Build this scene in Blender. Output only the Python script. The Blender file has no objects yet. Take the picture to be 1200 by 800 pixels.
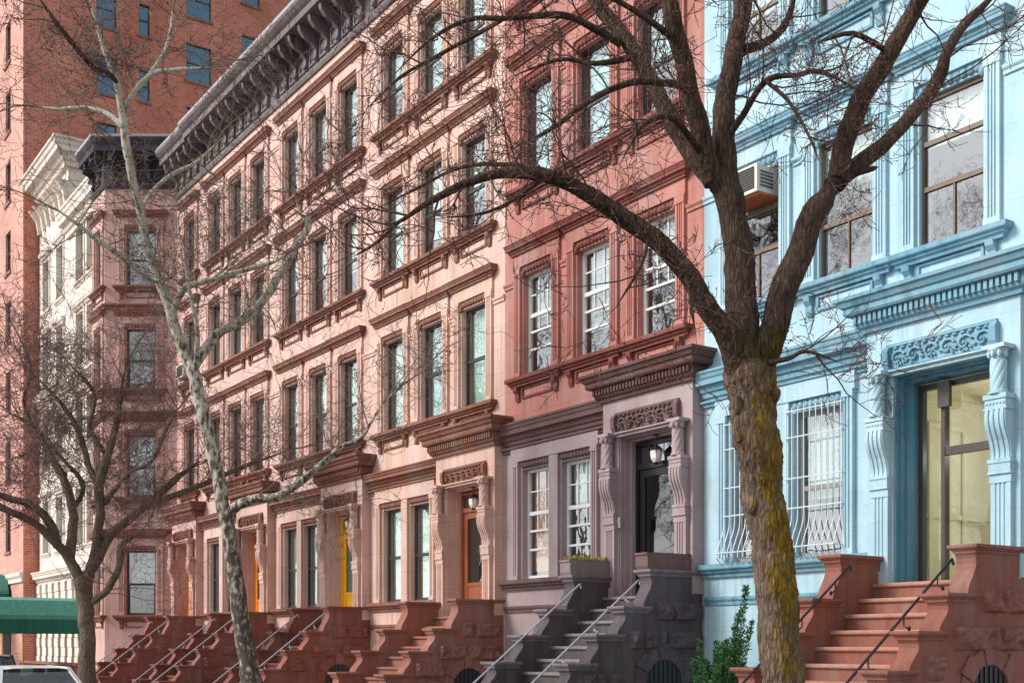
import bpy, bmesh, math, random
from mathutils import Vector, Matrix, noise

scene = bpy.context.scene
col = scene.collection
R = math.radians
PI = math.pi

# ---------------------------------------------------------------- camera maths
TH = math.atan2(960.0, 1400.0)          # angle between the view axis and the row of houses
CT, ST = math.cos(TH), math.sin(TH)
FWD = Vector((-CT, ST, 0)); RGT = Vector((ST, CT, 0))
EYE = 1.65
D0 = 12.9                               # distance from the camera to the fronts
def P(px, py, z):
    """a point seen at (px, py) of the photo that stands z metres away"""
    return FWD * z + RGT * ((px - 600) / 1400 * z) + Vector((0, 0, EYE + (754 - py) / 1400 * z))

# ---------------------------------------------------------------- mesh builder
class MB:
    def __init__(self, M=None):
        self.v = []; self.f = []; self.M = M
    def add(self, vs, fs):
        o = len(self.v)
        if self.M is not None: vs = [self.M @ Vector(p) for p in vs]
        self.v += [tuple(p) for p in vs]
        self.f += [tuple(i + o for i in f) for f in fs]
    def box(self, x0, x1, y0, y1, z0, z1):
        if x0 > x1: x0, x1 = x1, x0
        if y0 > y1: y0, y1 = y1, y0
        self.add([(x0,y0,z0),(x1,y0,z0),(x1,y1,z0),(x0,y1,z0),(x0,y0,z1),(x1,y0,z1),(x1,y1,z1),(x0,y1,z1)],
                 [(0,3,2,1),(4,5,6,7),(0,1,5,4),(1,2,6,5),(2,3,7,6),(3,0,4,7)])
    def pane(self, x0, x1, y0, y1, z0, z1):         # one sheet of glass
        self.add([(x0,y0,z0),(x1,y0,z0),(x1,y0,z1),(x0,y0,z1)], [(0,1,2,3)])
    def bar(self, a, b, w, h=None):
        h = h or w
        a = Vector(a); b = Vector(b); d = (b - a).normalized()
        s = d.cross(Vector((0,0,1)))
        if s.length < 1e-4: s = Vector((1,0,0))
        s.normalize(); t = s.cross(d)
        vs = []
        for p in (a, b):
            for (i, j) in ((-1,-1),(1,-1),(1,1),(-1,1)):
                vs.append(p + s * (w/2*i) + t * (h/2*j))
        self.add(vs, [(0,1,2,3),(7,6,5,4),(0,4,5,1),(1,5,6,2),(2,6,7,3),(3,7,4,0)])
    def prism_x(self, prof, x0, x1):            # polygon in (y, z) pushed along x
        n = len(prof)
        vs = [(x0, y, z) for y, z in prof] + [(x1, y, z) for y, z in prof]
        fs = [(i, (i+1) % n, n + (i+1) % n, n + i) for i in range(n)]
        fs += [tuple(range(n-1, -1, -1)), tuple(range(n, 2*n))]
        self.add(vs, fs)
    def prism_z(self, prof, z0, z1):            # polygon in (x, y) pushed up
        n = len(prof)
        vs = [(x, y, z0) for x, y in prof] + [(x, y, z1) for x, y in prof]
        fs = [(i, (i+1) % n, n + (i+1) % n, n + i) for i in range(n)]
        fs += [tuple(range(n-1, -1, -1)), tuple(range(n, 2*n))]
        self.add(vs, fs)
    def prism_y(self, prof, y0, y1):            # polygon in (x, z) pushed along y
        n = len(prof)
        vs = [(x, y0, z) for x, z in prof] + [(x, y1, z) for x, z in prof]
        fs = [(i, (i+1) % n, n + (i+1) % n, n + i) for i in range(n)]
        fs += [tuple(range(n-1, -1, -1)), tuple(range(n, 2*n))]
        self.add(vs, fs)
    def sweep(self, path, prof, caps=True):
        """profile (p, z) carried along a plan path; p is measured to the left of the path"""
        n = len(path); m = len(prof)
        offs = []
        for i in range(n):
            ds = []
            if i > 0: ds.append((Vector(path[i]) - Vector(path[i-1])).normalized())
            if i < n-1: ds.append((Vector(path[i+1]) - Vector(path[i])).normalized())
            ns = [Vector((-d.y, d.x)) for d in ds]
            if len(ns) == 1: offs.append(ns[0])
            else:
                b = (ns[0] + ns[1]).normalized()
                offs.append(b / max(0.3, b.dot(ns[0])))
        vs = []
        for i in range(n):
            for p, z in prof:
                vs.append((path[i][0] + offs[i].x * p, path[i][1] + offs[i].y * p, z))
        fs = []
        for i in range(n-1):
            for j in range(m-1):
                fs.append((i*m+j, (i+1)*m+j, (i+1)*m+j+1, i*m+j+1))
        if caps:
            fs.append(tuple(range(m-1, -1, -1))); fs.append(tuple((n-1)*m + j for j in range(m)))
        self.add(vs, fs)
    def cap3(self, x0, x1, yb, yw, prof):       # moulding across a front with mitred returns to the wall yw
        self.sweep([(x1, yw), (x1, yb), (x0, yb), (x0, yw)], prof, caps=False)
        z0, z1 = prof[0][1], prof[-1][1]
        self.add([(x0,yb,z1),(x1,yb,z1),(x1,yw,z1),(x0,yw,z1)], [(0,1,2,3)])
        self.add([(x0,yb,z0),(x1,yb,z0),(x1,yw,z0),(x0,yw,z0)], [(3,2,1,0)])
    def tube(self, pts, rad, sides=6, cap=True):
        pts = [Vector(p) for p in pts]; n = len(pts)
        if not hasattr(rad, '__len__'): rad = [rad] * n
        vs = []; prev = None
        for i in range(n):
            d = (pts[min(i+1, n-1)] - pts[max(i-1, 0)])
            d = d.normalized() if d.length > 1e-9 else Vector((0,0,1))
            if prev is None:
                s = d.cross(Vector((0.13, 0.2, 0.97)))
                if s.length < 0.15: s = d.cross(Vector((1, 0, 0)))
            else: s = prev - d * prev.dot(d)
            s.normalize(); prev = s; t = d.cross(s)
            for k in range(sides):
                a = 2 * PI * k / sides
                vs.append(pts[i] + (s * math.cos(a) + t * math.sin(a)) * rad[i])
        fs = []
        for i in range(n-1):
            for k in range(sides):
                k2 = (k+1) % sides
                fs.append((i*sides+k, i*sides+k2, (i+1)*sides+k2, (i+1)*sides+k))
        if cap:
            fs.append(tuple(range(sides-1, -1, -1))); fs.append(tuple((n-1)*sides + k for k in range(sides)))
        self.add(vs, fs)
    def lathe(self, c, prof, sides=16, fn=None):  # prof [(r, z)]
        vs = []; n = len(prof)
        for r, z in prof:
            for k in range(sides):
                a = 2*PI*k/sides
                rr = r * (fn(a, z) if fn else 1)
                vs.append((c[0] + rr*math.cos(a), c[1] + rr*math.sin(a), c[2] + z))
        fs = []
        for i in range(n-1):
            for k in range(sides):
                k2 = (k+1) % sides
                fs.append((i*sides+k, i*sides+k2, (i+1)*sides+k2, (i+1)*sides+k))
        fs.append(tuple(range(sides-1, -1, -1))); fs.append(tuple((n-1)*sides + k for k in range(sides)))
        self.add(vs, fs)
    def ball(self, c, rx, ry, rz, seg=8, rings=5, tilt=0.0):
        vs = [(0,0,-1)]; fs = []
        for i in range(1, rings):
            a = -PI/2 + PI*i/rings
            for k in range(seg):
                b = 2*PI*k/seg
                vs.append((math.cos(a)*math.cos(b), math.cos(a)*math.sin(b), math.sin(a)))
        vs.append((0,0,1))
        for k in range(seg): fs.append((0, 1+(k+1)%seg, 1+k))
        for i in range(rings-2):
            for k in range(seg):
                fs.append((1+i*seg+k, 1+i*seg+(k+1)%seg, 1+(i+1)*seg+(k+1)%seg, 1+(i+1)*seg+k))
        l = len(vs)-1
        for k in range(seg): fs.append((l, 1+(rings-2)*seg+k, 1+(rings-2)*seg+(k+1)%seg))
        out = []
        ct, st = math.cos(tilt), math.sin(tilt)
        for x, y, z in vs:
            x, y, z = x*rx, y*ry, z*rz
            out.append((c[0] + x*ct - z*st, c[1] + y, c[2] + x*st + z*ct))
        self.add(out, fs)
    def holes_wall(self, x0, x1, z0, z1, holes, y=0.0, depth=0.25):
        """flat front at y with openings (hx0, hx1, hz0, hz1) and their reveals"""
        xs = sorted({x0, x1} | {h[i] for h in holes for i in (0, 1)})
        zs = sorted({z0, z1} | {h[i] for h in holes for i in (2, 3)})
        xs = [x for x in xs if x0 - 1e-6 <= x <= x1 + 1e-6]; zs = [z for z in zs if z0 - 1e-6 <= z <= z1 + 1e-6]
        for i in range(len(xs)-1):
            for j in range(len(zs)-1):
                cx, cz = (xs[i]+xs[i+1])/2, (zs[j]+zs[j+1])/2
                if any(h[0] < cx < h[1] and h[2] < cz < h[3] for h in holes): continue
                self.add([(xs[i],y,zs[j]),(xs[i+1],y,zs[j]),(xs[i+1],y,zs[j+1]),(xs[i],y,zs[j+1])], [(0,1,2,3)])
        for (a, b, c, d) in holes:
            a, b, c, d = max(a,x0), min(b,x1), max(c,z0), min(d,z1)
            e = y + depth
            self.add([(a,y,c),(b,y,c),(b,y,d),(a,y,d),(a,e,c),(b,e,c),(b,e,d),(a,e,d)],
                     [(0,4,5,1),(1,5,6,2),(2,6,7,3),(3,7,4,0)])
    def build(self, name, mat, parent=None, smooth=False, org=None, recalc=True):
        me = bpy.data.meshes.new(name)
        vs = self.v
        if org is not None: vs = [(x-org[0], y-org[1], z-org[2]) for x, y, z in vs]
        me.from_pydata(vs, [], self.f)
        if recalc:
            bm = bmesh.new(); bm.from_mesh(me)
            bmesh.ops.recalc_face_normals(bm, faces=bm.faces)
            bm.to_mesh(me); bm.free()
        me.materials.append(mat)
        if smooth: me.polygons.foreach_set('use_smooth', [True]*len(me.polygons))
        o = bpy.data.objects.new(name, me); col.objects.link(o)
        if parent is not None: o.parent = parent
        elif org is not None: o.location = org
        return o

def tag(o, label=None, cat=None, group=None, kind=None):
    if label: o['label'] = label
    if cat: o['category'] = cat
    if group: o['group'] = group
    if kind: o['kind'] = kind
    return o
def thing(name, label, cat, loc=(0,0,0), group=None, rz=0):
    o = bpy.data.objects.new(name, None); col.objects.link(o)
    o.empty_display_size = 0.2
    o.location = loc; o.rotation_euler = (0, 0, rz)
    return tag(o, label, cat, group)

# ---------------------------------------------------------------- materials
def lin(r, g, b):
    f = lambda c: (c/255/12.92 if c/255 <= 0.04045 else ((c/255+0.055)/1.055)**2.4)
    return (f(r), f(g), f(b), 1)
def mul(c, k): return (c[0]*k, c[1]*k, c[2]*k, 1)
def new_mat(name):
    m = bpy.data.materials.new(name); m.use_nodes = True
    nt = m.node_tree; nt.nodes.clear()
    out = nt.nodes.new('ShaderNodeOutputMaterial')
    b = nt.nodes.new('ShaderNodeBsdfPrincipled')
    nt.links.new(b.outputs[0], out.inputs[0])
    return m, nt, b, out
def N(nt, t, **kw):
    n = nt.nodes.new(t)
    for k, v in kw.items():
        if k in n.inputs: n.inputs[k].default_value = v
        else: setattr(n, k, v)
    return n
def noise_tex(nt, vec, scale, detail=4, rough=0.55):
    n = N(nt, 'ShaderNodeTexNoise', Scale=scale, Detail=detail, Roughness=rough)
    nt.links.new(vec, n.inputs['Vector']); return n.outputs[0]
def mapping(nt, vec, s):
    n = N(nt, 'ShaderNodeMapping'); n.inputs['Scale'].default_value = s
    nt.links.new(vec, n.inputs['Vector']); return n.outputs[0]
def mixc(nt, fac, a, b, mode='MIX'):
    n = nt.nodes.new('ShaderNodeMix'); n.data_type = 'RGBA'; n.blend_type = mode
    for sock, val in ((n.inputs[0], fac), (n.inputs[6], a), (n.inputs[7], b)):
        if hasattr(val, 'node'): nt.links.new(val, sock)
        else: sock.default_value = val
    return n.outputs[2]
def ramp(nt, fac, stops):
    n = nt.nodes.new('ShaderNodeValToRGB'); cr = n.color_ramp
    while len(cr.elements) < len(stops): cr.elements.new(0.5)
    for e, (p, c) in zip(cr.elements, stops):
        e.position = p; e.color = c if hasattr(c, '__len__') else (c, c, c, 1)
    nt.links.new(fac, n.inputs[0]); return n.outputs[0]
def bump(nt, b, h, strength=0.3, dist=0.01):
    n = N(nt, 'ShaderNodeBump', Strength=strength, Distance=dist)
    nt.links.new(h, n.inputs['Height']); nt.links.new(n.outputs[0], b.inputs['Normal'])
def pos(nt):
    return nt.nodes.new('ShaderNodeNewGeometry').outputs['Position']

def stucco(name, c, var=0.2, streak=0.28, rough=0.85, bmp=0.35, grime=None, rock=0.0, joints=0.0):
    m, nt, b, out = new_mat(name)
    p = pos(nt)
    big = noise_tex(nt, p, 0.9, 5, 0.6)
    a = mixc(nt, ramp(nt, big, [(0.3, 0.0), (0.7, 1.0)]), mul(c, 1-var), mul(c, 1+var*0.7))
    grey = sum(c[:3])/3
    fade = (min(1, .55*c[0]+.5*grey+.05), min(1, .55*c[1]+.5*grey+.05), min(1, .55*c[2]+.5*grey+.05), 1)
    n2 = noise_tex(nt, mapping(nt, p, (1.6, 1.6, 0.8)), 1.0, 6, 0.68)
    a = mixc(nt, ramp(nt, n2, [(0.46, 0.0), (0.66, 0.7)]), a, fade)
    g = grime or mul(c, 0.5)
    st = noise_tex(nt, mapping(nt, p, (8, 8, 0.30)), 1.0, 5, 0.62)
    area = noise_tex(nt, p, 0.55, 3, 0.5)
    sm = N(nt, 'ShaderNodeMath', operation='MULTIPLY'); nt.links.new(ramp(nt, st, [(0.42, 0.0), (0.72, min(1, streak*3.2))]), sm.inputs[0])
    nt.links.new(ramp(nt, area, [(0.35, 0.15), (0.65, 1.0)]), sm.inputs[1])
    a = mixc(nt, sm.outputs[0], a, g)
    chip = noise_tex(nt, p, 5.5, 7, 0.75)
    a = mixc(nt, ramp(nt, chip, [(0.63, 0.0), (0.66, 0.5)]), a, fade)
    a = mixc(nt, ramp(nt, chip, [(0.30, 0.55), (0.36, 0.0)]), a, g)
    fine = noise_tex(nt, p, 42, 5, 0.75)
    a = mixc(nt, ramp(nt, fine, [(0.35, 0.35), (0.6, 0.0)]), a, mul(c, 0.62))
    h = noise_tex(nt, p, 22, 6, 0.7)
    if joints:
        s_ = nt.nodes.new('ShaderNodeSeparateXYZ'); nt.links.new(p, s_.inputs[0])
        cb = nt.nodes.new('ShaderNodeCombineXYZ'); nt.links.new(s_.outputs[0], cb.inputs[0]); nt.links.new(s_.outputs[2], cb.inputs[1])
        br = nt.nodes.new('ShaderNodeTexBrick'); br.inputs['Scale'].default_value = 1.0
        br.inputs['Brick Width'].default_value = 1.15; br.inputs['Row Height'].default_value = 0.46; br.inputs['Mortar Size'].default_value = 0.006
        br.inputs['Color1'].default_value = (.9, .9, .9, 1); br.inputs['Color2'].default_value = (1.06, 1.04, 1.03, 1); br.inputs['Mortar'].default_value = (.62, .58, .56, 1)
        nt.links.new(cb.outputs[0], br.inputs['Vector'])
        a = mixc(nt, joints, a, br.outputs[0], 'MULTIPLY')
    nt.links.new(a, b.inputs['Base Color'])
    b.inputs['Roughness'].default_value = rough
    b.inputs['Specular IOR Level'].default_value = 0.3
    bump(nt, b, h, bmp, 0.008 + rock)
    return m
def paint(name, c, rough=0.45, var=0.1, metal=0.0, bmp=0.08, sc=14):
    m, nt, b, out = new_mat(name)
    p = pos(nt)
    n = noise_tex(nt, p, sc, 5, 0.65)
    nt.links.new(mixc(nt, ramp(nt, n, [(0.3, 0.0), (0.7, 1.0)]), mul(c, 1-var), mul(c, 1+var)), b.inputs['Base Color'])
    b.inputs['Roughness'].default_value = rough; b.inputs['Metallic'].default_value = metal
    bump(nt, b, n, bmp, 0.004)
    return m
def wood(name, c):
    m, nt, b, out = new_mat(name)
    p = pos(nt)
    n = noise_tex(nt, mapping(nt, p, (26, 26, 1.2)), 1.0, 5, 0.6)
    nt.links.new(mixc(nt, ramp(nt, n, [(0.3, 0.0), (0.7, 1.0)]), mul(c, 0.65), mul(c, 1.15)), b.inputs['Base Color'])
    b.inputs['Roughness'].default_value = 0.4; bump(nt, b, n, 0.1, 0.003)
    return m
def glass(name, tint=(0.86, 0.95, 0.94, 1), ior=2.0, refl=(0.95, 0.98, 1, 1), wob=.07):
    m = bpy.data.materials.new(name); m.use_nodes = True; nt = m.node_tree; nt.nodes.clear()
    out = nt.nodes.new('ShaderNodeOutputMaterial')
    mx = nt.nodes.new('ShaderNodeMixShader'); lw = N(nt, 'ShaderNodeLayerWeight', Blend=0.5)
    pw = N(nt, 'ShaderNodeMath', operation='POWER'); pw.inputs[1].default_value = 2.6; nt.links.new(lw.outputs['Facing'], pw.inputs[0])
    f0 = ((ior-1)/(ior+1))**2
    fr = N(nt, 'ShaderNodeMath', operation='MULTIPLY_ADD'); fr.inputs[1].default_value = 1-f0; fr.inputs[2].default_value = f0; nt.links.new(pw.outputs[0], fr.inputs[0])
    tr = nt.nodes.new('ShaderNodeBsdfTransparent'); tr.inputs[0].default_value = tint
    gl = nt.nodes.new('ShaderNodeBsdfGlossy'); gl.inputs['Roughness'].default_value = 0.02
    gl.inputs[0].default_value = refl
    p = pos(nt)
    h = noise_tex(nt, p, 2.6, 2, 0.5)
    bn = N(nt, 'ShaderNodeBump', Strength=wob, Distance=0.05)
    nt.links.new(h, bn.inputs['Height']); nt.links.new(bn.outputs[0], gl.inputs['Normal'])
    nt.links.new(fr.outputs[0], mx.inputs[0]); nt.links.new(tr.outputs[0], mx.inputs[1])
    nt.links.new(gl.outputs[0], mx.inputs[2]); nt.links.new(mx.outputs[0], out.inputs[0])
    return m
def fabric(name, c, stripes=0.0):
    m, nt, b, out = new_mat(name)
    p = pos(nt)
    n = noise_tex(nt, mapping(nt, p, (9, 9, 0.25)), 1.0, 3, 0.5)
    a = mixc(nt, ramp(nt, n, [(0.25, 0.0), (0.75, 1.0)]), mul(c, 0.72), mul(c, 1.15))
    if stripes:
        w = N(nt, 'ShaderNodeTexWave', Scale=stripes, Distortion=0.2); w.bands_direction = 'Z' if stripes > 5 else 'X'
        nt.links.new(p, w.inputs['Vector'])
        a = mixc(nt, ramp(nt, w.outputs[1], [(0.2, 0.5), (0.6, 0.0)]), a, mul(c, 0.4))
    nt.links.new(a, b.inputs['Base Color']); b.inputs['Roughness'].default_value = 0.9
    return m
def brick(name, c1, c2, mortar, axis):
    m, nt, b, out = new_mat(name)
    p = pos(nt)
    s = nt.nodes.new('ShaderNodeSeparateXYZ'); nt.links.new(p, s.inputs[0])
    cb = nt.nodes.new('ShaderNodeCombineXYZ')
    nt.links.new(s.outputs[axis], cb.inputs[0]); nt.links.new(s.outputs[2], cb.inputs[1])
    br = nt.nodes.new('ShaderNodeTexBrick')
    br.inputs['Color1'].default_value = c1; br.inputs['Color2'].default_value = c2; br.inputs['Mortar'].default_value = mortar
    br.inputs['Scale'].default_value = 1.0; br.inputs['Brick Width'].default_value = 0.30; br.inputs['Row Height'].default_value = 0.10
    br.inputs['Mortar Size'].default_value = 0.010; br.inputs['Bias'].default_value = 0.0
    nt.links.new(cb.outputs[0], br.inputs['Vector'])
    n = noise_tex(nt, p, 0.35, 5, 0.65)
    a = mixc(nt, ramp(nt, n, [(0.36, 0.8), (0.62, 0.0)]), br.outputs[0], mul(c1, 0.55))
    n2 = noise_tex(nt, mapping(nt, p, (3, 3, 8)), 1.0, 3, 0.6)
    a = mixc(nt, ramp(nt, n2, [(0.5, 0.0), (0.7, 0.55)]), a, mul(c2, 1.7))
    nt.links.new(a, b.inputs['Base Color']); b.inputs['Roughness'].default_value = 0.9
    bump(nt, b, br.outputs[1], -0.4, 0.01)
    return m
def bark(name, dark, light, moss=None, zlo=1.2, zhi=5.0, sc=1.0):
    m, nt, b, out = new_mat(name)
    p = pos(nt)
    f = noise_tex(nt, mapping(nt, p, (34*sc, 34*sc, 6*sc)), 1.0, 6, 0.7)
    a = mixc(nt, ramp(nt, f, [(0.32, 0.0), (0.66, 1.0)]), dark, light)
    big = noise_tex(nt, p, 3.0, 4, 0.6)
    a = mixc(nt, ramp(nt, big, [(0.4, 0.0), (0.75, 0.6)]), a, mul(light, 1.3))
    if moss:
        s = nt.nodes.new('ShaderNodeSeparateXYZ'); nt.links.new(p, s.inputs[0])
        zr = nt.nodes.new('ShaderNodeMapRange'); zr.inputs[1].default_value = 0; zr.inputs[2].default_value = 7
        nt.links.new(s.outputs[2], zr.inputs[0])
        zm = ramp(nt, zr.outputs[0], [(0.10, .35), (zlo/7, 1.0), ((zlo+1.5)/7, 1.0), (zhi/7, .25), (min(.99, zhi/7+.15), 0.0)])
        g = nt.nodes.new('ShaderNodeNewGeometry'); sn = nt.nodes.new('ShaderNodeSeparateXYZ')
        nt.links.new(g.outputs['Normal'], sn.inputs[0])
        mr2 = N(nt, 'ShaderNodeMapRange'); mr2.inputs[1].default_value = -0.3; mr2.inputs[2].default_value = 0.9
        nt.links.new(sn.outputs[0], mr2.inputs[0])
        mm = N(nt, 'ShaderNodeMath', operation='MULTIPLY'); nt.links.new(zm, mm.inputs[0]); nt.links.new(mr2.outputs[0], mm.inputs[1])
        pn = noise_tex(nt, mapping(nt, p, (6, 6, 3)), 1.0, 8, 0.78)
        ad = N(nt, 'ShaderNodeMath', operation='MULTIPLY_ADD'); ad.inputs[1].default_value = 0.26
        nt.links.new(mm.outputs[0], ad.inputs[0]); nt.links.new(pn, ad.inputs[2])
        mossc = mixc(nt, ramp(nt, f, [(.35, 0.0), (.62, 1.0)]), mul(moss, .35), moss)
        a = mixc(nt, ramp(nt, ad.outputs[0], [(0.66, 0.0), (0.79, 0.85)]), a, mossc)
    nt.links.new(a, b.inputs['Base Color']); b.inputs['Roughness'].default_value = 0.95
    b.inputs['Specular IOR Level'].default_value = 0.15
    vo = N(nt, 'ShaderNodeTexVoronoi', Scale=1.0); vo.feature = 'DISTANCE_TO_EDGE'
    wv = nt.nodes.new('ShaderNodeVectorMath'); wv.operation = 'ADD'
    wn = N(nt, 'ShaderNodeTexNoise', Scale=5.0, Detail=3.0); nt.links.new(p, wn.inputs['Vector'])
    wsc = nt.nodes.new('ShaderNodeVectorMath'); wsc.operation = 'SCALE'; wsc.inputs['Scale'].default_value = 1.6; nt.links.new(wn.outputs[1], wsc.inputs[0])
    nt.links.new(mapping(nt, p, (30*sc, 30*sc, 7*sc)), wv.inputs[0]); nt.links.new(wsc.outputs[0], wv.inputs[1])
    nt.links.new(wv.outputs[0], vo.inputs['Vector'])
    crack = ramp(nt, vo.outputs[0], [(0.0, 0.0), (0.22, 1.0)])
    a2 = mixc(nt, crack, mixc(nt, 1.0, a, (.60, .58, .56, 1), 'MULTIPLY'), a)
    nt.links.new(a2, b.inputs['Base Color'])
    hm = N(nt, 'ShaderNodeMath', operation='MULTIPLY_ADD'); hm.inputs[1].default_value = .35; nt.links.new(crack, hm.inputs[0]); nt.links.new(f, hm.inputs[2])
    bump(nt, b, hm.outputs[0], 0.9, 0.03)
    return m
def plane_bark(name):
    m, nt, b, out = new_mat(name)
    p = pos(nt)
    s = nt.nodes.new('ShaderNodeSeparateXYZ'); nt.links.new(p, s.inputs[0])
    n = noise_tex(nt, mapping(nt, p, (15, 15, 8)), 1.0, 3, 0.5)
    mr = N(nt, 'ShaderNodeMapRange'); mr.inputs[1].default_value = 2.0; mr.inputs[2].default_value = 9.0
    mr.inputs[3].default_value = -0.10; mr.inputs[4].default_value = 0.16
    nt.links.new(s.outputs[2], mr.inputs[0])
    ad = N(nt, 'ShaderNodeMath', operation='ADD'); nt.links.new(n, ad.inputs[0]); nt.links.new(mr.outputs[0], ad.inputs[1])
    a = ramp(nt, ad.outputs[0], [(0.40, lin(78, 66, 58)), (0.46, lin(122, 110, 94)), (0.53, lin(168, 160, 140)), (0.62, lin(205, 200, 182))])
    f = noise_tex(nt, p, 40, 4, 0.6)
    a = mixc(nt, ramp(nt, f, [(0.35, 0.35), (0.6, 0.0)]), a, lin(70, 62, 56))
    nt.links.new(a, b.inputs['Base Color']); b.inputs['Roughness'].default_value = 0.85
    bump(nt, b, n, 0.5, 0.02)
    return m

M = {}
M['pink'] = stucco('peach_stucco', lin(222, 184, 168), joints=.55)
M['pink2'] = stucco('pink_stucco', lin(220, 182, 168), joints=.5)
M['pink3'] = stucco('rose_stucco', lin(218, 180, 167), joints=.5)
M['pink4'] = stucco('dusky_stucco', lin(210, 168, 156), joints=.5)
M['pinktrim'] = stucco('brown_trim', lin(146, 96, 78), grime=lin(96, 58, 46))
M['pinktrim2'] = stucco('rose_brown_trim', lin(140, 90, 76), grime=lin(90, 54, 46))
M['red'] = stucco('coral_red_stucco', lin(188, 126, 114), joints=.5)
M['redtrim'] = stucco('dark_red_trim', lin(138, 76, 66), grime=lin(80, 40, 36))
M['mauve'] = stucco('mauve_paint', lin(172, 150, 152), streak=0.12)
M['mauvetrim'] = stucco('dark_mauve_trim', lin(112, 84, 84), streak=0.15)
M['maroon'] = stucco('maroon_brown_trim', lin(100, 70, 66), streak=0.15)
M['blue'] = stucco('light_blue_paint', lin(174, 206, 217), streak=0.24, var=0.13, bmp=0.35, grime=lin(112, 152, 168), joints=.3)
M['bluetrim'] = stucco('shaded_blue_trim', lin(124, 168, 186), streak=0.3, var=0.16, bmp=0.35, grime=lin(60, 104, 124))  # the wall's light blue with the mouldings' shade put into the colour
M['bluedark'] = stucco('deep_blue_trim', lin(96, 146, 168), streak=0.14, var=0.1, bmp=0.2)
M['bluejamb'] = stucco('shaded_blue_jamb', lin(92, 148, 174), streak=0.3, var=0.15)  # shade of the door reveal put into the jamb's blue
M['stoopred'] = stucco('terracotta_stone', lin(150, 96, 82), bmp=0.3)
M['stooprock'] = stucco('rough_terracotta_stone', lin(156, 104, 90), bmp=0.9, rock=0.02)
M['stooptread'] = stucco('worn_terracotta_tread', lin(190, 136, 114), bmp=0.3)
M['stoopdark'] = stucco('dark_plum_stone', lin(92, 82, 86), bmp=0.3)
M['plumcoping'] = stucco('worn_plum_coping', lin(126, 114, 118), bmp=0.3)
M['stoopdarkrock'] = stucco('rough_plum_stone', lin(100, 88, 92), bmp=0.9, rock=0.02)
M['stoopgrey'] = stucco('worn_plum_tread', lin(140, 126, 124), bmp=0.3)
M['stoopbrown'] = stucco('brownstone_steps', lin(160, 106, 90), bmp=0.4)
M['stoopbrownrock'] = stucco('rough_brownstone', lin(160, 110, 96), bmp=0.9, rock=0.02)
M['stoopmaroon'] = stucco('deep_red_brownstone', lin(142, 86, 74), bmp=0.4)
M['cornice'] = stucco('weathered_grey_metal', lin(122, 112, 112), streak=0.35, grime=lin(52, 46, 52))
M['gutter'] = paint('pale_zinc', lin(158, 152, 152), 0.5, 0.1)
M['cornicedark'] = stucco('dark_slate_metal', lin(62, 56, 68), streak=0.2)
M['cream'] = stucco('cream_stone', lin(226, 212, 198), streak=0.14, grime=lin(160, 140, 125))
M['white'] = paint('white_sash_paint', lin(222, 222, 220), 0.4, 0.05)
M['darkframe'] = paint('dark_slate_sash', lin(46, 52, 56), 0.4, 0.15)
M['greyframe'] = paint('grey_sash', lin(150, 146, 142), 0.5, 0.15)
M['brownframe'] = paint('brown_sash', lin(104, 84, 66), 0.5, 0.2)
M['iron'] = paint('black_iron', lin(34, 34, 38), 0.4, 0.2)
M['steel'] = paint('pale_painted_steel', lin(178, 182, 190), 0.3, 0.08, metal=0.3)
M['whiteiron'] = paint('white_iron', lin(206, 216, 220), 0.4, 0.06)
M['brass'] = paint('brass', lin(190, 150, 80), 0.3, 0.15, metal=0.9)
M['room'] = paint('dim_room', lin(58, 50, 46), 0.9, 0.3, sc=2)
M['roofing'] = paint('roof_felt', lin(70, 68, 68), 0.9, 0.2)
M['glass'] = glass('window_glass', ior=2.9)
M['glassdoor'] = glass('door_glass', (0.92, 0.95, 0.93, 1), 1.5, wob=.01)
M['glassdark'] = glass('dark_door_glass', (0.5, 0.62, 0.64, 1), 1.9, wob=.01)
M['glassblue'] = glass('blue_window_glass', (0.25, 0.5, 0.7, 1), 3.2, (.36, .68, .95, 1))
M['shadegreen'] = fabric('green_shade', lin(192, 220, 200))
M['rollershade'] = fabric('cream_roller_shade', lin(222, 214, 190))
M['shadeteal'] = fabric('teal_shade', lin(172, 208, 206))
M['curtain'] = fabric('pale_curtain', lin(220, 228, 224), 3.0)
M['blind'] = fabric('slatted_blind', lin(206, 210, 210), 14.0)
M['lampglow'] = fabric('lampglow_curtain', lin(216, 132, 56))  # orange lamp glow of the room put into the curtain's colour
M['yellowdoor'] = paint('yellow_door_paint', lin(245, 180, 30), 0.4, 0.08)
M['orangedoor'] = paint('orange_door_paint', lin(222, 136, 50), 0.4, 0.1)
M['wooddoor'] = wood('red_wood_door', lin(156, 88, 58))
M['blackdoor'] = paint('black_door_paint', lin(24, 26, 28), 0.3, 0.1)
M['vestibule'] = paint('cream_vestibule', lin(232, 228, 204), 0.7, 0.1, sc=3)
M['bronze'] = paint('dark_bronze', lin(66, 58, 56), 0.4, 0.15)
M['lampglass'] = paint('frosted_lamp_glass', lin(236, 232, 224), 0.3, 0.03)
M['brickside'] = brick('red_brick_side', lin(220, 134, 110), lin(172, 98, 82), lin(214, 178, 164), 1)
M['brickfront'] = brick('pink_brick_front', lin(214, 156, 142), lin(196, 136, 122), lin(206, 166, 152), 0)
M['stonesill'] = stucco('stone_sill', lin(150, 110, 96))
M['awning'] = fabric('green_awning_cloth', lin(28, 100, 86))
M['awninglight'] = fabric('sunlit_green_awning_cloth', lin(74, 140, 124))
M['asphalt'] = stucco('asphalt', (0.055, 0.055, 0.058, 1), var=0.2, bmp=0.6)
M['pavement'] = stucco('concrete_pavement', (0.32, 0.31, 0.30, 1), var=0.15, bmp=0.3)
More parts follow.
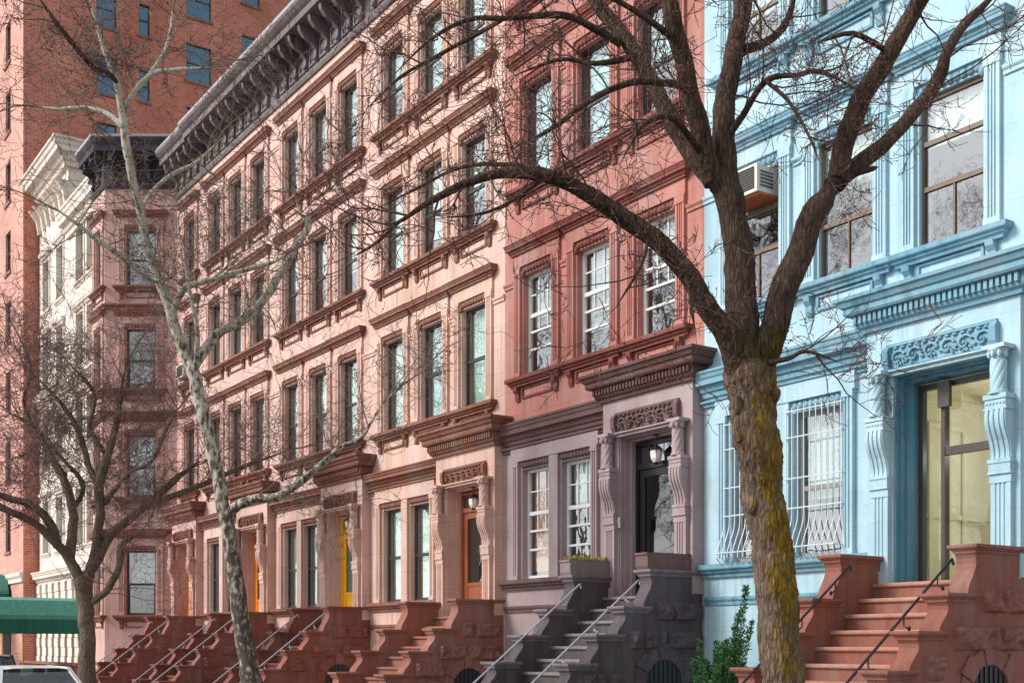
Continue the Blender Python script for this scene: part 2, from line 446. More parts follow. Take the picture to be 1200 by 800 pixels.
M['kerb'] = stucco('granite_kerb', (0.25, 0.25, 0.26, 1), var=0.15)
M['soil'] = stucco('soil', (0.06, 0.045, 0.03, 1), var=0.3, bmp=0.9)
M['earth'] = stucco('city_ground', (0.14, 0.13, 0.12, 1), var=0.2)
M['bark'] = bark('mossy_grey_bark', lin(46, 38, 34), lin(146, 124, 106), lin(160, 128, 26), 1.9, 4.4)
M['barklimb'] = bark('dark_limb_bark', lin(40, 33, 30), lin(112, 92, 80), lin(104, 92, 40), 2.6, 4.0)
M['bark2'] = bark('brown_bark', lin(72, 62, 56), lin(148, 132, 116))
M['plane'] = plane_bark('mottled_plane_bark')
M['twig'] = bark('dark_twig_bark', lin(70, 54, 50), lin(150, 120, 112), sc=2)
M['twig2'] = bark('purple_brown_twig_bark', lin(88, 62, 60), lin(140, 108, 102), sc=2)
M['twig3'] = bark('grey_brown_twig_bark', lin(112, 92, 90), lin(178, 152, 146), sc=2)
M['twigpale'] = bark('pale_twig_bark', lin(120, 100, 90), lin(182, 164, 148), sc=2)
M['bud'] = paint('red_bud', lin(150, 84, 84), 0.6, 0.3)
M['buddark'] = paint('brown_bud', lin(70, 46, 42), 0.6, 0.3)
M['needle'] = paint('evergreen_leaf', lin(60, 104, 56), 0.7, 0.45, sc=30)
M['moss'] = paint('dry_moss_leaf', lin(150, 140, 70), 0.8, 0.35, sc=40)
M['acbox'] = paint('beige_metal_casing', lin(206, 200, 190), 0.5, 0.08)
M['acgrille'] = paint('dark_grille', lin(60, 58, 56), 0.6, 0.1)
M['carwhite'] = paint('white_car_paint', lin(214, 216, 218), 0.2, 0.03)
M['cargreen'] = paint('dark_green_car_paint', lin(36, 58, 56), 0.2, 0.05)
M['carblue'] = paint('blue_grey_car_paint', lin(70, 84, 104), 0.2, 0.05)
M['carglass'] = glass('car_glass', (0.35, 0.5, 0.48, 1), 1.8)
M['rubber'] = paint('tyre_rubber', (0.02, 0.02, 0.02, 1), 0.8, 0.1)
M['rim'] = paint('alloy_rim', lin(170, 170, 174), 0.3, 0.05, metal=0.8)
M['headlamp'] = paint('headlamp_glass', lin(220, 224, 228), 0.1, 0.03)
M['redlamp'] = paint('tail_lamp', lin(150, 20, 20), 0.2, 0.05)
M['rust'] = paint('rusty_wood', lin(170, 92, 40), 0.7, 0.3)

# ---------------------------------------------------------------- facade pieces
def prof_cornice(z0, z1, p):
    h = z1 - z0
    return [(0,z0),(p*.22,z0),(p*.26,z0+.16*h),(p*.40,z0+.22*h),(p*.48,z0+.40*h),(p*.78,z0+.46*h),(p*.78,z0+.66*h),
            (p*.86,z0+.72*h),(p*.92,z0+.86*h),(p,z0+.90*h),(p,z1),(0,z1+.02)]
def prof_sill(z0, z1, p):
    h = z1 - z0
    return [(0,z0),(p*.3,z0),(p*.36,z0+.22*h),(p*.62,z0+.34*h),(p*.66,z0+.5*h),(p*.94,z0+.58*h),(p,z0+.66*h),(p,z1),(0,z1+.012)]
def prof_band(z0, z1, p):
    h = z1 - z0
    return [(0,z0),(p*.5,z0),(p*.5,z0+.4*h),(p*.8,z0+.55*h),(p,z0+.7*h),(p,z1),(0,z1+.008)]

def fluted(mb, x0, x1, y, z0, z1, p=0.05, n=3):
    """a pilaster strip standing p proud of y with n vertical grooves"""
    w = x1 - x0; mrg = w*0.18; g = (w - 2*mrg) / n
    b = 0.10
    mb.box(x0-.01, x1+.01, y-p-.012, y, z0, z0+b); mb.box(x0-.01, x1+.01, y-p-.012, y, z1-b, z1)
    pr = [(x0, y), (x0, y-p)]
    for i in range(n):
        a = x0 + mrg + g*i
        pr += [(a+g*.22, y-p), (a+g*.35, y-p+.022), (a+g*.65, y-p+.022), (a+g*.78, y-p)]
    pr += [(x1, y-p), (x1, y)]
    mb.prism_z(pr[::-1], z0+b, z1-b)

def rope(mb, x0, x1, y, z, r=0.055):
    n = max(5, int((x1-x0)/0.095)); s = (x1-x0)/n
    for i in range(n):
        mb.ball((x0+s*(i+.5), y, z), s*.62, .05, r, 8, 5, tilt=0.35)

SASH = {'dark': 'darkframe', 'white': 'white', 'blue': 'brownframe', 'grey': 'greyframe'}
def window(root, T, cx, z0, z1, w=0.92, style='dark', shade='shadegreen', drop=1.0, yin=0.12):
    if style == 'blue': w += .06; yin = .06
    """double-hung window in an opening; T carries it onto its wall"""
    x0, x1 = cx-w/2, cx+w/2; h = z1-z0; f = 0.055
    fr = MB(T)
    y0, y1 = yin, yin+.06
    fr.box(x0, x0+f, y0, y1, z0, z1); fr.box(x1-f, x1, y0, y1, z0, z1)
    fr.box(x0+f, x1-f, y0, y1, z1-f, z1); fr.box(x0+f, x1-f, y0, y1, z0, z0+f*1.3)
    a, b = x0+f, x1-f
    gl = MB(T)
    if style == 'white':
        zr1, zr2, zr3 = z0+h*.60, z0+h*.44, z0+h*.27
        fr.box(a, b, y0+.003, y1-.01, zr1-.035, zr1+.035)
        fr.box(a, b, y0+.008, y1-.012, zr2-.02, zr2+.02); fr.box(a, b, y0+.008, y1-.012, zr3-.02, zr3+.02)
        for k in (1, 2):
            xx = a+(b-a)*k/3; fr.box(xx-.011, xx+.011, y0+.015, y1-.018, zr2+.02, z1-f)
        zz = (zr1+z1)/2; fr.box(a, b, y0+.017, y1-.02, zz-.011, zz+.011)
        gl.pane(a, b, y0+.034, y0+.040, z0+f, z1-f)
    elif style == 'blue':
        zr1, zr2 = z0+h*.70, z0+h*.40
        fr.box(a, b, y0+.003, y1-.01, zr1-.03, zr1+.03); fr.box(a, b, y0+.006, y1-.012, zr2-.03, zr2+.03)
        xx = (a+b)/2; fr.box(xx-.013, xx+.013, y0+.012, y1-.015, z0+f, zr2-.03)
        gl.pane(a, b, y0+.034, y0+.040, z0+f, z1-f)
    else:
        zr = z0+h*.48
        fr.box(a, b, y0+.003, y1-.005, zr-.035, zr+.035)
        fr.box(a, a+.035, y0+.02, y1+.02, z0+f, zr-.035); fr.box(b-.035, b, y0+.02, y1+.02, z0+f, zr-.035)
        gl.pane(a, b, y0+.024, y0+.030, z0+f, z1-f)
    wo = fr.build('window', M[SASH[style]], root)
    gl.build('pane', M['glass'], wo)
    if shade and drop > 0.02:
        sh = MB(T); n = 16; zb = z1-f-(h-2*f)*drop
        pts = []
        for i in range(n+1):
            pts.append((a+(b-a)*i/n, y1+.07+(.012*math.sin(i*2.1) if shade in ('curtain', 'lampglow') else 0)))
        vs = [(x, y, zb) for x, y in pts] + [(x, y, z1-f) for x, y in pts]
        sh.add(vs, [(i, i+1, n+2+i, n+1+i) for i in range(n)])
        sh.build('curtain' if shade in ('curtain', 'lampglow') else 'window_shade', M[shade], wo, recalc=False)
    return wo

def surround(root, T, cx, z0, z1, w, wallm, trimm, apron=True, capw=0.0, rope_on=True):
    e = .003*(int(abs(cx)*10) % 3)
    """pilasters, entablature cap, roped head and bracketed sill round an upper window"""
    x0, x1 = cx-w/2, cx+w/2
    s = MB(T)
    for (a, b) in ((x0-.25, x0-.045), (x1+.045, x1+.25)):
        fluted(s, a, b, 0, z0, z1+.12, .055, 3)
    s.box(x0-.27, x1+.27, -.05, 0, z1+.16, z1+.40)
    for (a, b) in ((x0-.27, x0-.03), (x1+.03, x1+.27)): s.box(a, b, -.062, 0, z1+.12, z1+.16)
    o = s.build('window_surround', wallm, root)
    c = MB(T)
    c.cap3(x0-.28, x1+.28, -.05-e, 0, prof_cornice(z1+.40-e, z1+.60+e, .13))
    c.build('lintel_cap', trimm, o)
    if rope_on:
        rp = MB(T); rope(rp, x0+.02, x1-.02, -.005, z1+.075, .062)
        for sx in (-1, 1): rp.ball((cx+sx*(w/2-.005), -.005, z1+.015), .05, .05, .075, 8, 5)
        rp.build('rope_moulding', trimm, o, smooth=True)
    si = MB(T)
    si.cap3(x0-.27, x1+.27, -.03-e, 0.02, prof_sill(z0-.17-e, z0-.002-e, .13))
    if apron:
        for sx in (-1, 1):
            xx = cx+sx*(w/2+.14)
            si.prism_x([(0, z0-.44), (-.03, z0-.44), (-.05, z0-.38), (-.05, z0-.30), (-.10, z0-.24), (-.11, z0-.172), (0, z0-.172)], xx-.055, xx+.055)
        si.box(x0-.02, x1+.02, -.03, 0, z0-.40, z0-.36); si.box(x0-.02, x1+.02, -.03, 0, z0-.22, z0-.19)
        for xx in (x0-.02, x1-.02): si.box(xx, xx+.04, -.029, 0, z0-.36, z0-.22)
    si.build('sill', trimm, o)
    return o

def carving(mb, x0, x1, z0, z1, y, seed, amp=.055):
    mb.box(x0, x1, y-.012, y, z0, z1)
    rng = random.Random(int(seed*10)); h = z1-z0; n = max(4, int((x1-x0)/h/.95)); st = (x1-x0)/n
    for i in range(n):
        cx = x0+st*(i+.5); cz = (z0+z1)/2; s = 1 if i % 2 else -1
        pts = []; rad = []
        for k in range(22):                          # a leafy scroll
            t = k/21; a = s*(t*4.6*PI/2+.4); r = h*.46*(1-t*.86)
            pts.append((cx+r*math.cos(a)*1.05, y-.03-.02*t, cz+r*math.sin(a)*s)); rad.append(.020*(1-.5*t))
        mb.tube(pts, rad, 5)
        mb.ball((cx, y-.045, cz), .03, .035, .03, 7, 5)
        for k in range(9):
            a = rng.uniform(0, 2*PI); r = h*rng.uniform(.3, .52)
            mb.ball((cx+r*math.cos(a)*1.15, y-.022, cz+max(-h*.44, min(h*.44, r*math.sin(a)))), rng.uniform(.02, .042), .03, rng.uniform(.012, .022), 6, 4, tilt=a)

def rock(mb, side_x, y0, y1, z0, z1, seed, amp=.05, sgn=1):
    """rock-faced block on a side wall facing +x"""
    ny, nz = max(6, int((y1-y0)/.03)), max(6, int((z1-z0)/.025)); vs = []
    for j in range(nz+1):
        for i in range(ny+1):
            y = y0+(y1-y0)*i/ny; z = z0+(z1-z0)*j/nz
            e = min(i, ny-i, j, nz-j)
            d = 0 if e == 0 else amp*(.55+.3*min(e, 2)/2 + .9*noise.noise(Vector((y*5+seed, z*7, seed*1.7))) + .5*noise.noise(Vector((y*16, z*16, seed))))
            vs.append((side_x+sgn*max(0 if e == 0 else .012, d), y, z))
    fs = []
    for j in range(nz):
        for i in range(ny):
            a = j*(ny+1)+i; fs.append((a, a+1, a+ny+2, a+ny+1))
    mb.add(vs, fs)

def portico(root, L, mt, W0=0.0, door='wood', seed=1):
    """door surround with columns, consoles and a deep cornice; x runs from 0 to -2.2"""
    xr, xl = -.03, -2.22; yf = -.22
    ox0, ox1 = -1.81, -.40                          # opening
    zL, ztop, zl = L['land'], L['pe0'], L['fr0']-.06
    b = MB()
    b.holes_wall(xl, xr, zL-.02, ztop, [(ox0, ox1, zL-.03, zl)], yf, .62)
    b.add([(xr,yf,zL),(xr,0,zL),(xr,0,ztop),(xr,yf,ztop)], [(0,1,2,3)])
    b.add([(xl,yf,zL),(xl,0,zL),(xl,0,ztop),(xl,yf,ztop)], [(3,2,1,0)])
    # stepped jamb mouldings in the reveal
    b2 = MB()
    for k, (q, dd) in enumerate(((.018, .03), (.036, .11), (.07, .22))):
        b2.box(ox0, ox0+q, yf+dd, yf+.60, zL, zl-.002*k); b2.box(ox1-q, ox1, yf+dd, yf+.60, zL, zl-.002*k)
        b2.box(ox0+q, ox1-q, yf+dd, yf+.60, zl-q, zl-.003)
    p = b.build('portico', mt['plate'], root)
    b2.build('door_jamb', mt.get('jamb', mt['plate']), p)
    c = MB(); z0 = L['pe0']; s = (L['pe1']-L['pe0'])/.5
    pr = [(0,0),(.05,0),(.06,.05),(.10,.08),(.11,.12),(.11,.24),(.20,.25),(.22,.28),(.22,.35),(.25,.37),(.28,.43),(.31,.45),(.31,.5),(0,.53)]
    c.cap3(xl, xr, yf, 0.02, [(a, z0+q*s) for a, q in pr])
    n = 30; st = (xr-xl+.2)/n
    for i in range(n):
        x = xl-.10+st*i; c.box(x, x+st*.56, yf-.16, yf-.105, z0+.125*s, z0+.238*s)
    c.build('cornice', mt['pcornice'], p)
    # carved frieze
    f0, f1 = L['fr0'], L['fr1']
    f = MB()
    carving(f, ox0-.02, ox1+.02, f0+.03, f1-.09, yf-.004, seed*3.7)
    f.box(ox0-.08, ox1+.08, yf-.035, yf, f1-.04, f1)
    nb = 13
    for i in range(nb): f.ball((ox0+(ox1-ox0)*(i+.5)/nb, yf-.02, f1-.068), .036, .035, .026, 8, 5)
    for xx in (ox0-.06, ox1+.06):
        f.prism_x([(yf, f0-.02), (yf-.03, f0-.02), (yf-.09, f0+.08), (yf-.10, f1-.1), (yf-.06, f1-.04), (yf, f1-.04)], xx-.045, xx+.045)
    f.build('frieze', mt['carve'], p)
    # lintel moulding
    lm = MB(); lm.cap3(ox0-.02, ox1+.02, yf, 0, prof_band(f0-.07, f0, .09)); lm.build('lintel', mt['plate'], p)
    # columns on consoles
    H = zl
    for cx in (-.24, -1.97):
        k = MB()
        k.lathe((cx, yf-.11, H-.52), [(.115,0),(.115,.03),(.095,.045)], 20)
        k.lathe((cx, yf-.11, H-.475), [(.088, i*.0118) for i in range(31)], 56, lambda a, z: 1+.10*abs(math.sin(3.5*a-z*20))**.7)
        yf += -.01
        k.lathe((cx, yf-.11, H-.13), [(.08,0),(.085,.03),(.075,.05),(.12,.11),(.125,.13)], 16)
        for q in range(8):
            a = q*PI/4; k.ball((cx+.095*math.cos(a), yf-.12+.095*math.sin(a), H-.06), .028, .028, .045, 6, 4)
        k.box(cx-.15, cx+.15, yf-.22, yf, H+.002, H+.05)
        yf += .01
        k.build('column', mt['column'], p, smooth=False)
        q = MB(Matrix.Translation((0, yf, 0)) @ Matrix.Scale(.72, 4, (0, 1, 0)) @ Matrix.Translation((0, -yf, 0)))
        zt = H-.52
        q.box(cx-.15, cx+.15, yf-.27, yf, zt-.06, zt-.002)
        q.box(cx-.135, cx+.135, yf-.25, yf, zt-.16, zt-.06)
        for i in range(6): q.ball((cx-.11+.044*i, yf-.25, zt-.11), .02, .02, .02, 6, 4)
        q.box(cx-.15, cx+.15, yf-.262, yf, zt-.185, zt-.16)
        pts = [(yf, zt-.185)]
        hh = .56
        for i in range(17):                          # scroll bracket: bulges at the top, hollow below, small lip at the foot
            t = i/16
            yy = -.245 + .15*(t*t*(3-2*t)) - .035*math.sin(min(1, t*1.6)*PI) + .02*max(0, (t-.6)/.4)*math.sin((t-.6)/.4*PI)
            pts.append((yf+yy, zt-.185-hh*t))
        pts += [(yf, zt-.185-hh)]
        q.prism_x(pts, cx-.135, cx+.135)
        for sx in (-.10, -.035, .035, .10):
            q.prism_x([(y-(.022 if 0 < i < len(pts)-1 else 0), z) for i, (y, z) in enumerate(pts)], cx+sx-.020, cx+sx+.020)
        q.ball((cx, yf-.215, zt-.235), .142, .05, .05, 12, 6)
        zb = zt-.185-hh
        q.box(cx-.15, cx+.15, yf-.15, yf, zb-.05, zb); q.box(cx-.14, cx+.14, yf-.135, yf, zb-.15, zb-.05); q.box(cx-.15, cx+.15, yf-.145, yf, zb-.18, zb-.15)
        fluted(q, cx-.13, cx+.13, yf, zL, zb-.18, .10, 3)
        q.box(cx-.145, cx+.145, yf-.14, yf, zL, zL+.16)
        q.build('console', mt['column'], p)
    return p

def door(root, L, kind):
    zL, zt = L['land'], L['fr0']-.16
    x0, x1 = -1.74, -.47; y = .09 if kind != 'vestibule' else .20
    if kind == 'vestibule':
        d = MB()
        for a, b in ((x0, x0+.07), (x1-.07, x1)): d.box(a, b, y, y+.07, zL, zt)
        d.box(x0+.07, x1-.07, y, y+.07, zt-.07, zt)
        xm = x0+.36
        d.box(xm, xm+.055, y-.03, y+.07, zL, zt-.07)
        d.box(xm+.055, x1-.07, y-.02, y+.06, zL+1.62, zL+1.72)
        d.box(xm-.01, xm+.16, y-.09, y-.031, zt-.34, zt-.02)
        o = d.build('door', M['bronze'], root)
        g = MB(); g.pane(x0+.07, x1-.07, y+.035, y+.041, zL, zt-.07); g.build('door_glass', M['glassdoor'], o)
        v = MB()                                   # lit cream vestibule behind the glass
        X0, X1, Y1 = x0-.25, x1+.3, y+1.7
        v.add([(X0,y+.1,zL),(X1,y+.1,zL),(X1,Y1,zL),(X0,Y1,zL),(X0,y+.1,zt+.1),(X1,y+.1,zt+.1),(X1,Y1,zt+.1),(X0,Y1,zt+.1)],
              [(0,1,2,3),(4,7,6,5),(1,5,6,2),(2,6,7,3),(3,7,4,0)])
        v.box(X0+.02, X0+.05, y+.5, y+.58, zL, zL+2.2); v.box(X0+.02, X0+.05, y+1.25, y+1.33, zL, zL+2.2); v.box(X0+.02, X0+.05, y+.58, y+1.25, zL+2.12, zL+2.2)
        for (za, zb_) in ((zL+.002, zL+.16), (zL+.92, zL+.98), (zt-.12, zt-.02)):
            v.box(X0+.002, X1-.002, Y1-.03, Y1-.003, za, zb_); v.box(X0+.003, X0+.03, y+.13, Y1-.03, za, zb_)
        for xx in (X0+.35, X0+1.32): v.box(xx, xx+.09, Y1-.06, Y1-.031, zL+.002, zL+2.1)
        v.box(X0+.35, X0+1.41, Y1-.062, Y1-.031, zL+2.1, zL+2.2)
        for za in (.25, 1.15): 
            for xx in (X0+.52, X0+.92): v.box(xx, xx+.30, Y1-.05, Y1-.031, zL+za, zL+za+.72)
        v.build('vestibule', M['vestibule'], root, recalc=False)
        return o
    mat = {'wood': 'wooddoor', 'yellow': 'yellowdoor', 'orange': 'orangedoor', 'black': 'blackdoor'}[kind]
    zd = zL+2.12
    d = MB()
    for a, b in ((x0, x0+.06), (x1-.06, x1)): d.box(a, b, y, y+.09, zL, zt)
    d.box(x0+.06, x1-.06, y, y+.09, zt-.06, zt); d.box(x0+.06, x1-.06, y, y+.09, zd, zd+.09)
    o = d.build('door_frame', M[mat], root)
    g0 = MB(); g0.pane(x0+.06, x1-.06, y+.04, y+.046, zd+.09, zt-.06); g0.build('transom_pane', M['glass'], o)
    lf = MB()
    a, b = x0+.065, x1-.065; s = .13
    lf.box(a, a+s, y+.03, y+.085, zL+.02, zd-.006); lf.box(b-s, b, y+.03, y+.085, zL+.02, zd-.006)
    lf.box(a+s, b-s, y+.03, y+.085, zd-s, zd-.006); lf.box(a+s, b-s, y+.03, y+.085, zL+.02, zL+.28)
    if kind != 'black': lf.box(a+s, b-s, y+.045, y+.075, zL+.28, zL+.62); lf.box(a+s+.04, b-s-.04, y+.035, y+.045, zL+.33, zL+.57); gz = zL+.62
    else: gz = zL+.28
    lf.box(a+s+.0, b-s, y+.032, y+.082, gz, gz+.07)
    d = lf.build('door', M[mat], root)
    g = MB(); g.pane(a+s, b-s, y+.055, y+.061, gz+.07, zd-s); g.build('door_glass', M['glassdark'], d)
    if kind in ('yellow', 'wood', 'orange'):
        cu = MB(); cu.box(a+s, b-s, y+.10, y+.105, gz+.07, zd-s); cu.build('door_curtain', M['shadeteal' if kind == 'yellow' else 'room'], d)
    h = MB(); hx = b-s*.5
    h.lathe((hx, y-.02, zL+1.0), [(.012,-.02),(.03,0),(.03,.03),(.012,.05)], 12); h.box(hx-.02, hx+.02, y, y+.031, zL+.9, zL+1.16)
    h.build('door_handle', M['brass'], d)
    return d

def stoop(root, L, mw, mrock, mtread, rail, seed, mt_cop=None):
    zL = L['land']; t0 = L['cop']
    tops = [t0, t0-.56, t0-.98, t0-1.40, t0-1.80, t0-2.18]
    fr = [-1.11-.51*k for k in range(6)]
    ins = .05
    xr, xl = -.03, -2.24; th = .30
    st = MB()
    rs = .196; n = int(zL/rs+.5); rs = zL/n; tr = .27
    st.box(xl+th-.02, xr-th+.02, -.40, .42, 0, zL-.05)
    for i in range(1, n):
        st.box(xl+th-.02, xr-th+.02, -.40-tr*i, -.40-tr*(i-1), 0, zL-rs*i-.05)
    o = st.build('stoop', mw, root)
    tm = MB()
    for i in range(0, n):
        yb = .42 if i == 0 else -.40-tr*(i-1)
        z = zL-rs*i
        tm.prism_x([(yb, z-.05), (-.40-tr*i-.03, z-.05), (-.40-tr*i-.04, z-.035), (-.40-tr*i-.04, z-.012), (-.40-tr*i-.03, z), (yb, z)], xl+th-.015, xr-th+.015)
    tm.build('tread', mtread, o)
    for side, (a, b) in enumerate(((xr-th, xr), (xl, xl+th))):
        pr = [(0, 0), (0, tops[0]-.10)]
        for k in range(6):
            zt = tops[k]-.10; zb = tops[k+1]-.001 if k < 5 else .14
            y = fr[k]+ins
            for i in range(9):
                t = i/8
                yy = y - .13*(t*t*(3-2*t)) + .055*math.sin(t*PI*1.0)*(1-t)*1.6
                pr.append((yy, zt+(zb-zt)*t))
            if k < 5: pr.append((fr[k+1]+ins, tops[k+1]-.05)); pr.append((fr[k+1]+ins, tops[k+1]-.10))
        pr += [(fr[5]-.20, .14), (fr[5]-.20, 0)]
        # drop duplicate going-back points
        cw = MB(); cw.prism_x(pr, a+.02, b-.02)
        if side == 0: sx = b-.02
        else: sx = b-.02
        ck = cw.build('cheek_wall', mw, root)
        for k in range(6):
            cp = MB()
            yb = 0.0 if k == 0 else fr[k-1]+ins-.02
            z1 = tops[k]; 
            pf = [(0, z1-.10), (.012, z1-.10), (.018, z1-.07), (.035, z1-.06), (.04, z1-.045), (.06, z1-.04), (.065, z1-.02), (.06, z1), (0, z1)]
            cp.cap3(a+.02, b-.02, fr[k]+ins, yb, pf)
            cp.build('coping', mt_cop or mw, ck)
        if side == 0:
            rk = MB(); rng = random.Random(seed)
            zrow = zL-.12
            def lim(z):                       # how far out the wall reaches below height z
                y = -.25
                for k in range(6):
                    if tops[k]-.14 > z: y = fr[k]+ins+.10
                return y
            row = 0
            ac, ar, az = -.80, .36, zL-1.36   # arch under the landing
            while zrow-.30 > .05:
                ylim = lim(zrow); y = -.06
                while y > ylim+.25:
                    l = rng.uniform(.45, .8); y2 = max(ylim, y-l)
                    if y2-ylim < .25: y2 = ylim
                    zc = zrow-.15
                    if not (y2 < ac+ar+.12 and y > ac-ar-.12 and zc < az+ar+.14):
                        rock(rk, sx+.001, y2+.012, y-.012, zrow-.30, zrow-.015, seed+y*3+row, .075)
                    y = y2
                zrow -= .43 if row < 1 else .32
                row += 1
            if rk.v: rk.build('rough_stonework', mrock, ck)
            ar_m = MB()
            for i in range(7):
                a0, a1 = PI*i/7+.008, PI*(i+1)/7-.008
                q = []
                for (rr, aa) in ((ar, a0), (ar, (a0+a1)/2), (ar, a1), (ar+.20+.05*(i % 2), a1), (ar+.20+.05*(i % 2), a0)):
                    q.append((ac+rr*math.cos(aa), az+rr*math.sin(aa)))
                ar_m.prism_x(q, sx-.01, sx+.02+.016*(i % 2))
            ar_m.build('arch_stones', mrock, ck)
            dk = MB()
            q = [(ac+ar*.98*math.cos(PI*i/14), az+ar*.98*math.sin(PI*i/14)) for i in range(15)] + [(ac-ar*.98, .05), (ac+ar*.98, .05)]
            dk.prism_x(q, sx-.01, sx+.004)  # black panel on the solid wall paints the darkness of the opening
            for i in range(-3, 4): dk.bar((sx+.012, ac+i*.09, .05), (sx+.012, ac+i*.09, az+math.sqrt(max(0, ar*ar-(i*.09)**2))*.95), .014)
            dk.build('arch_dark_and_gate', M['iron'], ck)
    rm = MB if rail is None else None
    if rail:
        for xx, sgn in ((xr-th-.07, 1), (xl+th+.07, -1)):
            h = MB()
            g = lambda y: t0-.16+(y+1.0)*.765
            ys = [-.98, -3.3]
            h.tube([(xx, ys[0]+.02, g(ys[0])-.07), (xx, ys[0]-.0, g(ys[0])), (xx, ys[1], g(ys[1])), (xx, ys[1]-.03, g(ys[1])-.10)], .016, 8)
            for y in (-1.25, -1.85, -2.45, -3.05):
                h.tube([(xx, y, g(y)), (xx, y, g(y)-.10), (xx+sgn*.05, y, g(y)-.14), (xx+sgn*.075, y, g(y)-.14)], .009, 6)
                h.ball((xx+sgn*.07, y, g(y)-.14), .012, .03, .03)
            h.build('handrail', rail, o, smooth=False)
    return o

LP = dict(land=2.2, cop=2.5, pw0=2.58, pw1=4.66, pc0=5.2, pc1=5.5, pe0=5.46, pe1=5.98, fr0=4.88, fr1=5.2,
          f=[(6.4, 8.42), (9.88, 11.82), (13.2, 15.0)], rc0=15.95, rc1=17.32)
LR = dict(land=2.42, cop=2.77, pw0=2.86, pw1=4.92, pc0=5.42, pc1=5.8, pe0=5.70, pe1=6.16, fr0=5.14, fr1=5.48,
          f=[(6.66, 8.58), (10.22, 12.12), (13.7, 15.5)], rc0=16.3, rc1=17.6, palecop=False)
WX = [-1.12, -2.77, -4.43]; PX = [-3.25, -4.48]
I4 = Matrix.Identity(4)

def roof_cornice(root, path, z0, z1, mat, P_=.75, dark=None, ends=True):
    """deep bracketed metal cornice along a plan path"""
    c = MB(); h = z1-z0
    pr = [(0,z0),(.05,z0),(.08,z0+.06*h),(.08,z0+.10*h),(.04,z0+.12*h),(.04,z0+.58*h),(.14,z0+.62*h),(.16,z0+.68*h),(P_*.82,z0+.72*h),(P_*.82,z0+.84*h),
          (P_*.9,z0+.88*h),(P_,z0+.95*h),(P_,z1),(P_*.9,z1+.03),(0,z1+.08)]
    c.sweep(path, pr)
    o = c.build('roof_cornice', mat, root)
    gt = MB(); gt.sweep(path, [(P_*.9, z1-.01), (P_+.012, z1-.01), (P_+.02, z1+.05), (P_+.02, z1+.075), (P_*.9, z1+.08)]); gt.build('gutter', M['gutter'], o)
    b = MB()
    for i in range(len(path)-1):
        a, e = Vector(path[i]), Vector(path[i+1]); d = (e-a); Ln = d.length; d.normalize()
        ang = math.atan2(d.y, d.x) + PI
        nb = max(2, int(Ln/.55)); 
        for k in range(nb):
            q = a + d*(Ln*(k+.5)/nb)
            T = Matrix.Translation((q.x, q.y, 0)) @ Matrix.Rotation(ang, 4, 'Z')
            b = MB(T)
            y = -.04
            pts = [(y, z0+.14*h), (y-.06, z0+.14*h), (y-.09, z0+.22*h), (y-.08, z0+.34*h), (y-.20, z0+.44*h), (y-.40, z0+.50*h), (y-P_*.66, z0+.60*h), (y-P_*.70, z0+.70*h), (y, z0+.70*h)]
            b.prism_x(pts, -.06, .06)
            b.ball((0, y-.08, z0+.2*h), .09, .05, .06)
            b.build('cornice_bracket', dark or mat, o)
            if k < nb-1:                           # raised panel between brackets
                b = MB(T); w = Ln/nb; u0, u1 = -w+.14, -.14
                for (p0, p1, q0, q1) in ((u0,u1,.16,.20),(u0,u1,.46,.50),(u0,u0+.06,.20,.46),(u1-.06,u1,.20,.46)):
                    b.box(p0, p1, y-.035, y+.01, z0+q0*h, z0+q1*h)
                b.ball(((u0+u1)/2, y-.01, z0+.33*h), .13, .03, .09)
                b.build('cornice_panel', dark or mat, o)
    return o

